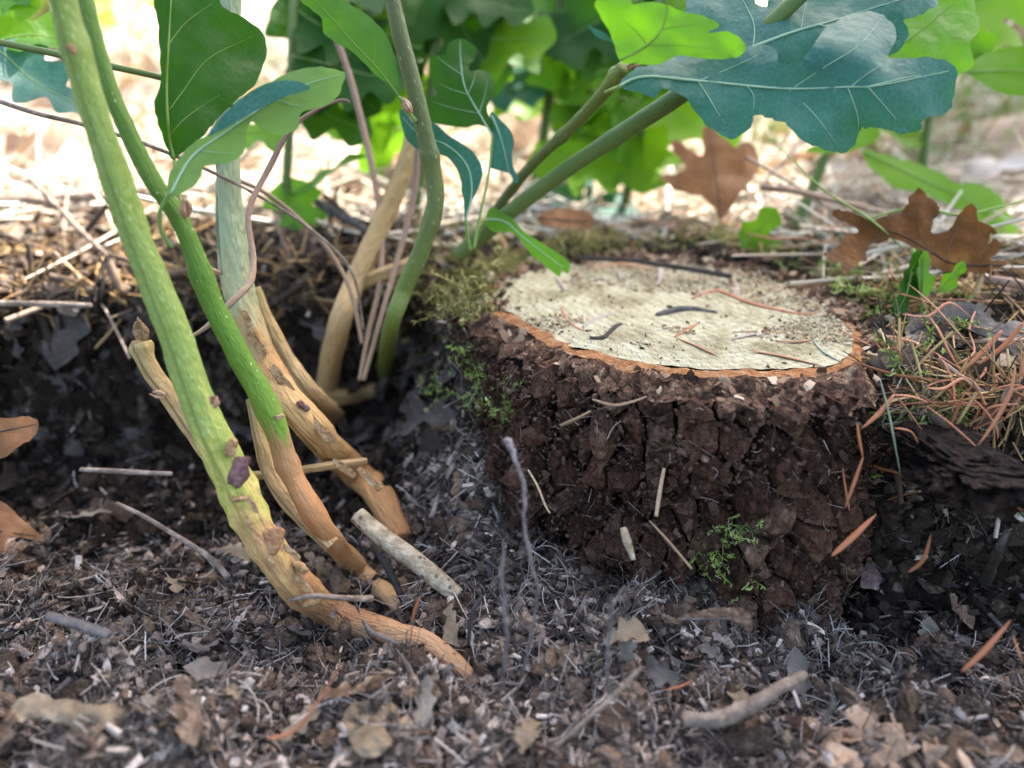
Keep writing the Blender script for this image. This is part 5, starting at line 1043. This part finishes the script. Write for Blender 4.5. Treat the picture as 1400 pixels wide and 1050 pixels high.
P = sample_view(110, -20, 620, 1420, 1040); P = P[outside_stump(P, .4)]
copies('leaf_scrap', tm, 'tan scrap of dead leaf on the dug soil', 'leaf scrap', 'tan leaf scraps strewn over the dug soil', P, .2, (1, .6, .10), .6, False)

lm = [mesh_data('leaf_fragment', v_, f_, (m_dry_pale, m_dry_frag, m_dry_grey)[k % 3]) for k, (v_, f_) in enumerate(lv)]
P = np.vstack([sample_view(34, -20, 860, 1420, 1045), sample_view(16, -20, 720, 560, 900)])
copies('leaf_fragment', lm, 'curled brown fragment of oak leaf half buried in loose soil', 'leaf fragment', 'leaf fragments in the loose soil', P, 1.25, (1, .8, .8), .55)
# small green weed by the dry leaf
wd = thing('weed', PD(1262, 420, 26), 'small green weed with folded leaves at the foot of the dry leaf', 'weed')
for (x, y, ang, L, mt, sd) in [(1262,410,100,65,m_leaf_green,1),(1240,400,80,60,m_leaf_dark,2),(1250,372,240,70,m_leaf_dark,3),(1285,400,60,50,m_leaf_green,4)]:
    a = math.radians(ang); gen_leaf(wd, PD(x, y, 26), RT*math.cos(a)+UP*math.sin(a), -FW+RT*.4, L*26/FPX, mt, 2, .3, 840+sd, .3, .2, .3, .05, step=.1)
V, F, _ = tube(catmull([PD(1262,425,26.2),PD(1258,390,26),PD(1248,340,26.2)], 5), .07, 6); obj('stem', V, F, m_petiole, wd)
w2 = thing('weed', PD(1030, 345, 33), 'small bright green leaf pair on the bank behind the stump', 'weed')
gen_leaf(w2, PD(1012,338,33), RT*.7+UP*.7, -FW+UP*.3, 2.2, m_leaf_bg, 2, .25, 850, .36, .1, .2, .05, step=.1); gen_leaf(w2, PD(1020,342,33), RT*.95+UP*.1, -FW+UP*.6, 1.5, m_leaf_bg, 2, .25, 851, .36, .1, .2, .05, step=.1)

# ================================================================== BACKGROUND: the fir trunk with unseen foliage added to shade the stump, shrubs in the sun
CEN = Vector((0.0, 4.0, -2.0)); DIST = 330.0
shade_c = CEN+SUNV*DIST
tx, ty = 75.0, 122.0
fir = thing('fir_tree', (tx, ty, gh(tx, ty)), 'reddish fir trunk standing in the background at the right', 'tree')
tz = float(gh(tx, ty))
V, F, tt = tube(catmull([(tx, ty, tz-5), (tx+1, ty+1, tz+15), (tx+4, ty+4, tz+100), (tx+18, ty+25, tz+230), (shade_c.x, shade_c.y, shade_c.z+20)], 10), [7, 5.2, 5, 4, 2.5], 24, bump=.12, seed=4)
obj('trunk', V, F, m_trunk, fir)
CR = 25.5
q = RNG.normal(0, 1, (2600, 3)); q /= np.linalg.norm(q, axis=1)[:, None]; q *= (RNG.uniform(0, 1, 2600)**.4)[:, None]*CR
P = q*np.array([1, 1, .8])+np.array(shade_c)
spray = [(np.array([(-1, 0, 0), (-.6, .28, .05), (.3, .34, 0), (1, 0, -.1), (.3, -.34, 0), (-.6, -.28, .05)], float), tri([(0, 1, 2, 3, 4, 5)]))]
V, F = inst(spray, P, frames(np.tile([0, 0, 1.], (2600, 1)), .5), np.full((2600, 3), 6.0)*RNG.uniform(.7, 1.3, (2600, 1)))
obj('shade_crown', V, F, m_firshade, fir, False)  # out of view; added on the sun line, sized for its shade

m_grass = M('grass_blade', [(0, (.07, .12, .025)), (.5, (.16, .22, .06)), (1, (.36, .38, .18))], rnd='island', k=.9, rough=.5, transl=(.45, .6, .12), tfac=.4)
m_shrub = M('shrub_leaf', [(0, (0.051, 0.108, 0.018)), (0.5, (0.1105, 0.198, 0.0315)), (1, (0.238, 0.306, 0.072))], rnd='island', k=.9, rough=.5, transl=(.5, .68, .08), tfac=.5)
def shrub(x, y, h, r, n, label, seed, sz=5.0):
    z = float(gh(x, y)); o = thing('shrub', (x, y, z), label, 'shrub', 'sunlit shrubs in the background'); g = np.random.default_rng(seed)
    for k in range(5):
        a = g.uniform(0, 6.28); t = np.array([x+math.cos(a)*r*.6, y+math.sin(a)*r*.6, z+h*g.uniform(.7, 1)])
        V, F, _ = tube(catmull([(x, y, z-2), ((x+t[0])/2+g.normal(0, 3), (y+t[1])/2, z+h*.45), t], 5), [1.0, .7, .3], 6); obj('stem', V, F, m_drystem, o)
    q = g.normal(0, 1, (n, 3)); q /= np.linalg.norm(q, axis=1)[:, None]; q *= (g.uniform(0, 1, n)**.45)[:, None]
    P = np.array([x, y, z+h*.55])+q*np.array([r, r, h*.5]); P = P[fbm(P[:, 0]*.5+P[:, 2], P[:, 2]*.8+P[:, 1]*.3, .06, 3, seed) > -.12]
    V, F = inst(lv, P, frames(np.tile([0, 0, 1.], (len(P), 1)), .7), np.full((len(P), 3), sz)*g.uniform(.6, 1.2, (len(P), 1)))
    obj('foliage', V, F, m_shrub, o)
for a in [(-62, 112, 40, 26, 420, 'sunlit shrub beyond the left bank', 1), (-30, 135, 46, 28, 380, 'sunlit shrub in the gap between the green shoots', 2), (4, 125, 44, 26, 420, 'tall sunlit shrub behind the leafy sprouts', 3), (42, 140, 34, 24, 300, 'sunlit shrub beyond the big lobed leaf', 4), (-110, 190, 80, 50, 420, 'broad sunlit shrub far beyond the left bank', 5)]: shrub(*a)
x = RNG.uniform(-150, 170, 1500); y = RNG.uniform(55, 230, 1500); P = np.stack([x, y, gh(x, y)+3], 1); a = RNG.uniform(0, 6.28, 1500)
stuff('dry_grass', 'standing dry grass blades in the sun behind', 'grass', strawv, P, np.stack([np.cos(a), np.sin(a), a*0], 1), 13, m_straw, .2, (1, 1, 1), 0, True, .4)

x = np.r_[RNG.uniform(-30, 60, 500), RNG.normal(28, 10, 260)]; y = np.r_[RNG.uniform(50, 95, 500), np.maximum(RNG.normal(60, 8, 260), 50)]; P = np.stack([x, y, gh(x, y)+2.2], 1); a = RNG.uniform(0, 6.28, len(x))
stuff('green_grass', 'blurred green grass blades behind the stump', 'grass', strawv, P, np.stack([np.cos(a), np.sin(a), a*0], 1), 7, m_grass, .2, (1, 1, 1), 0, True, .22)
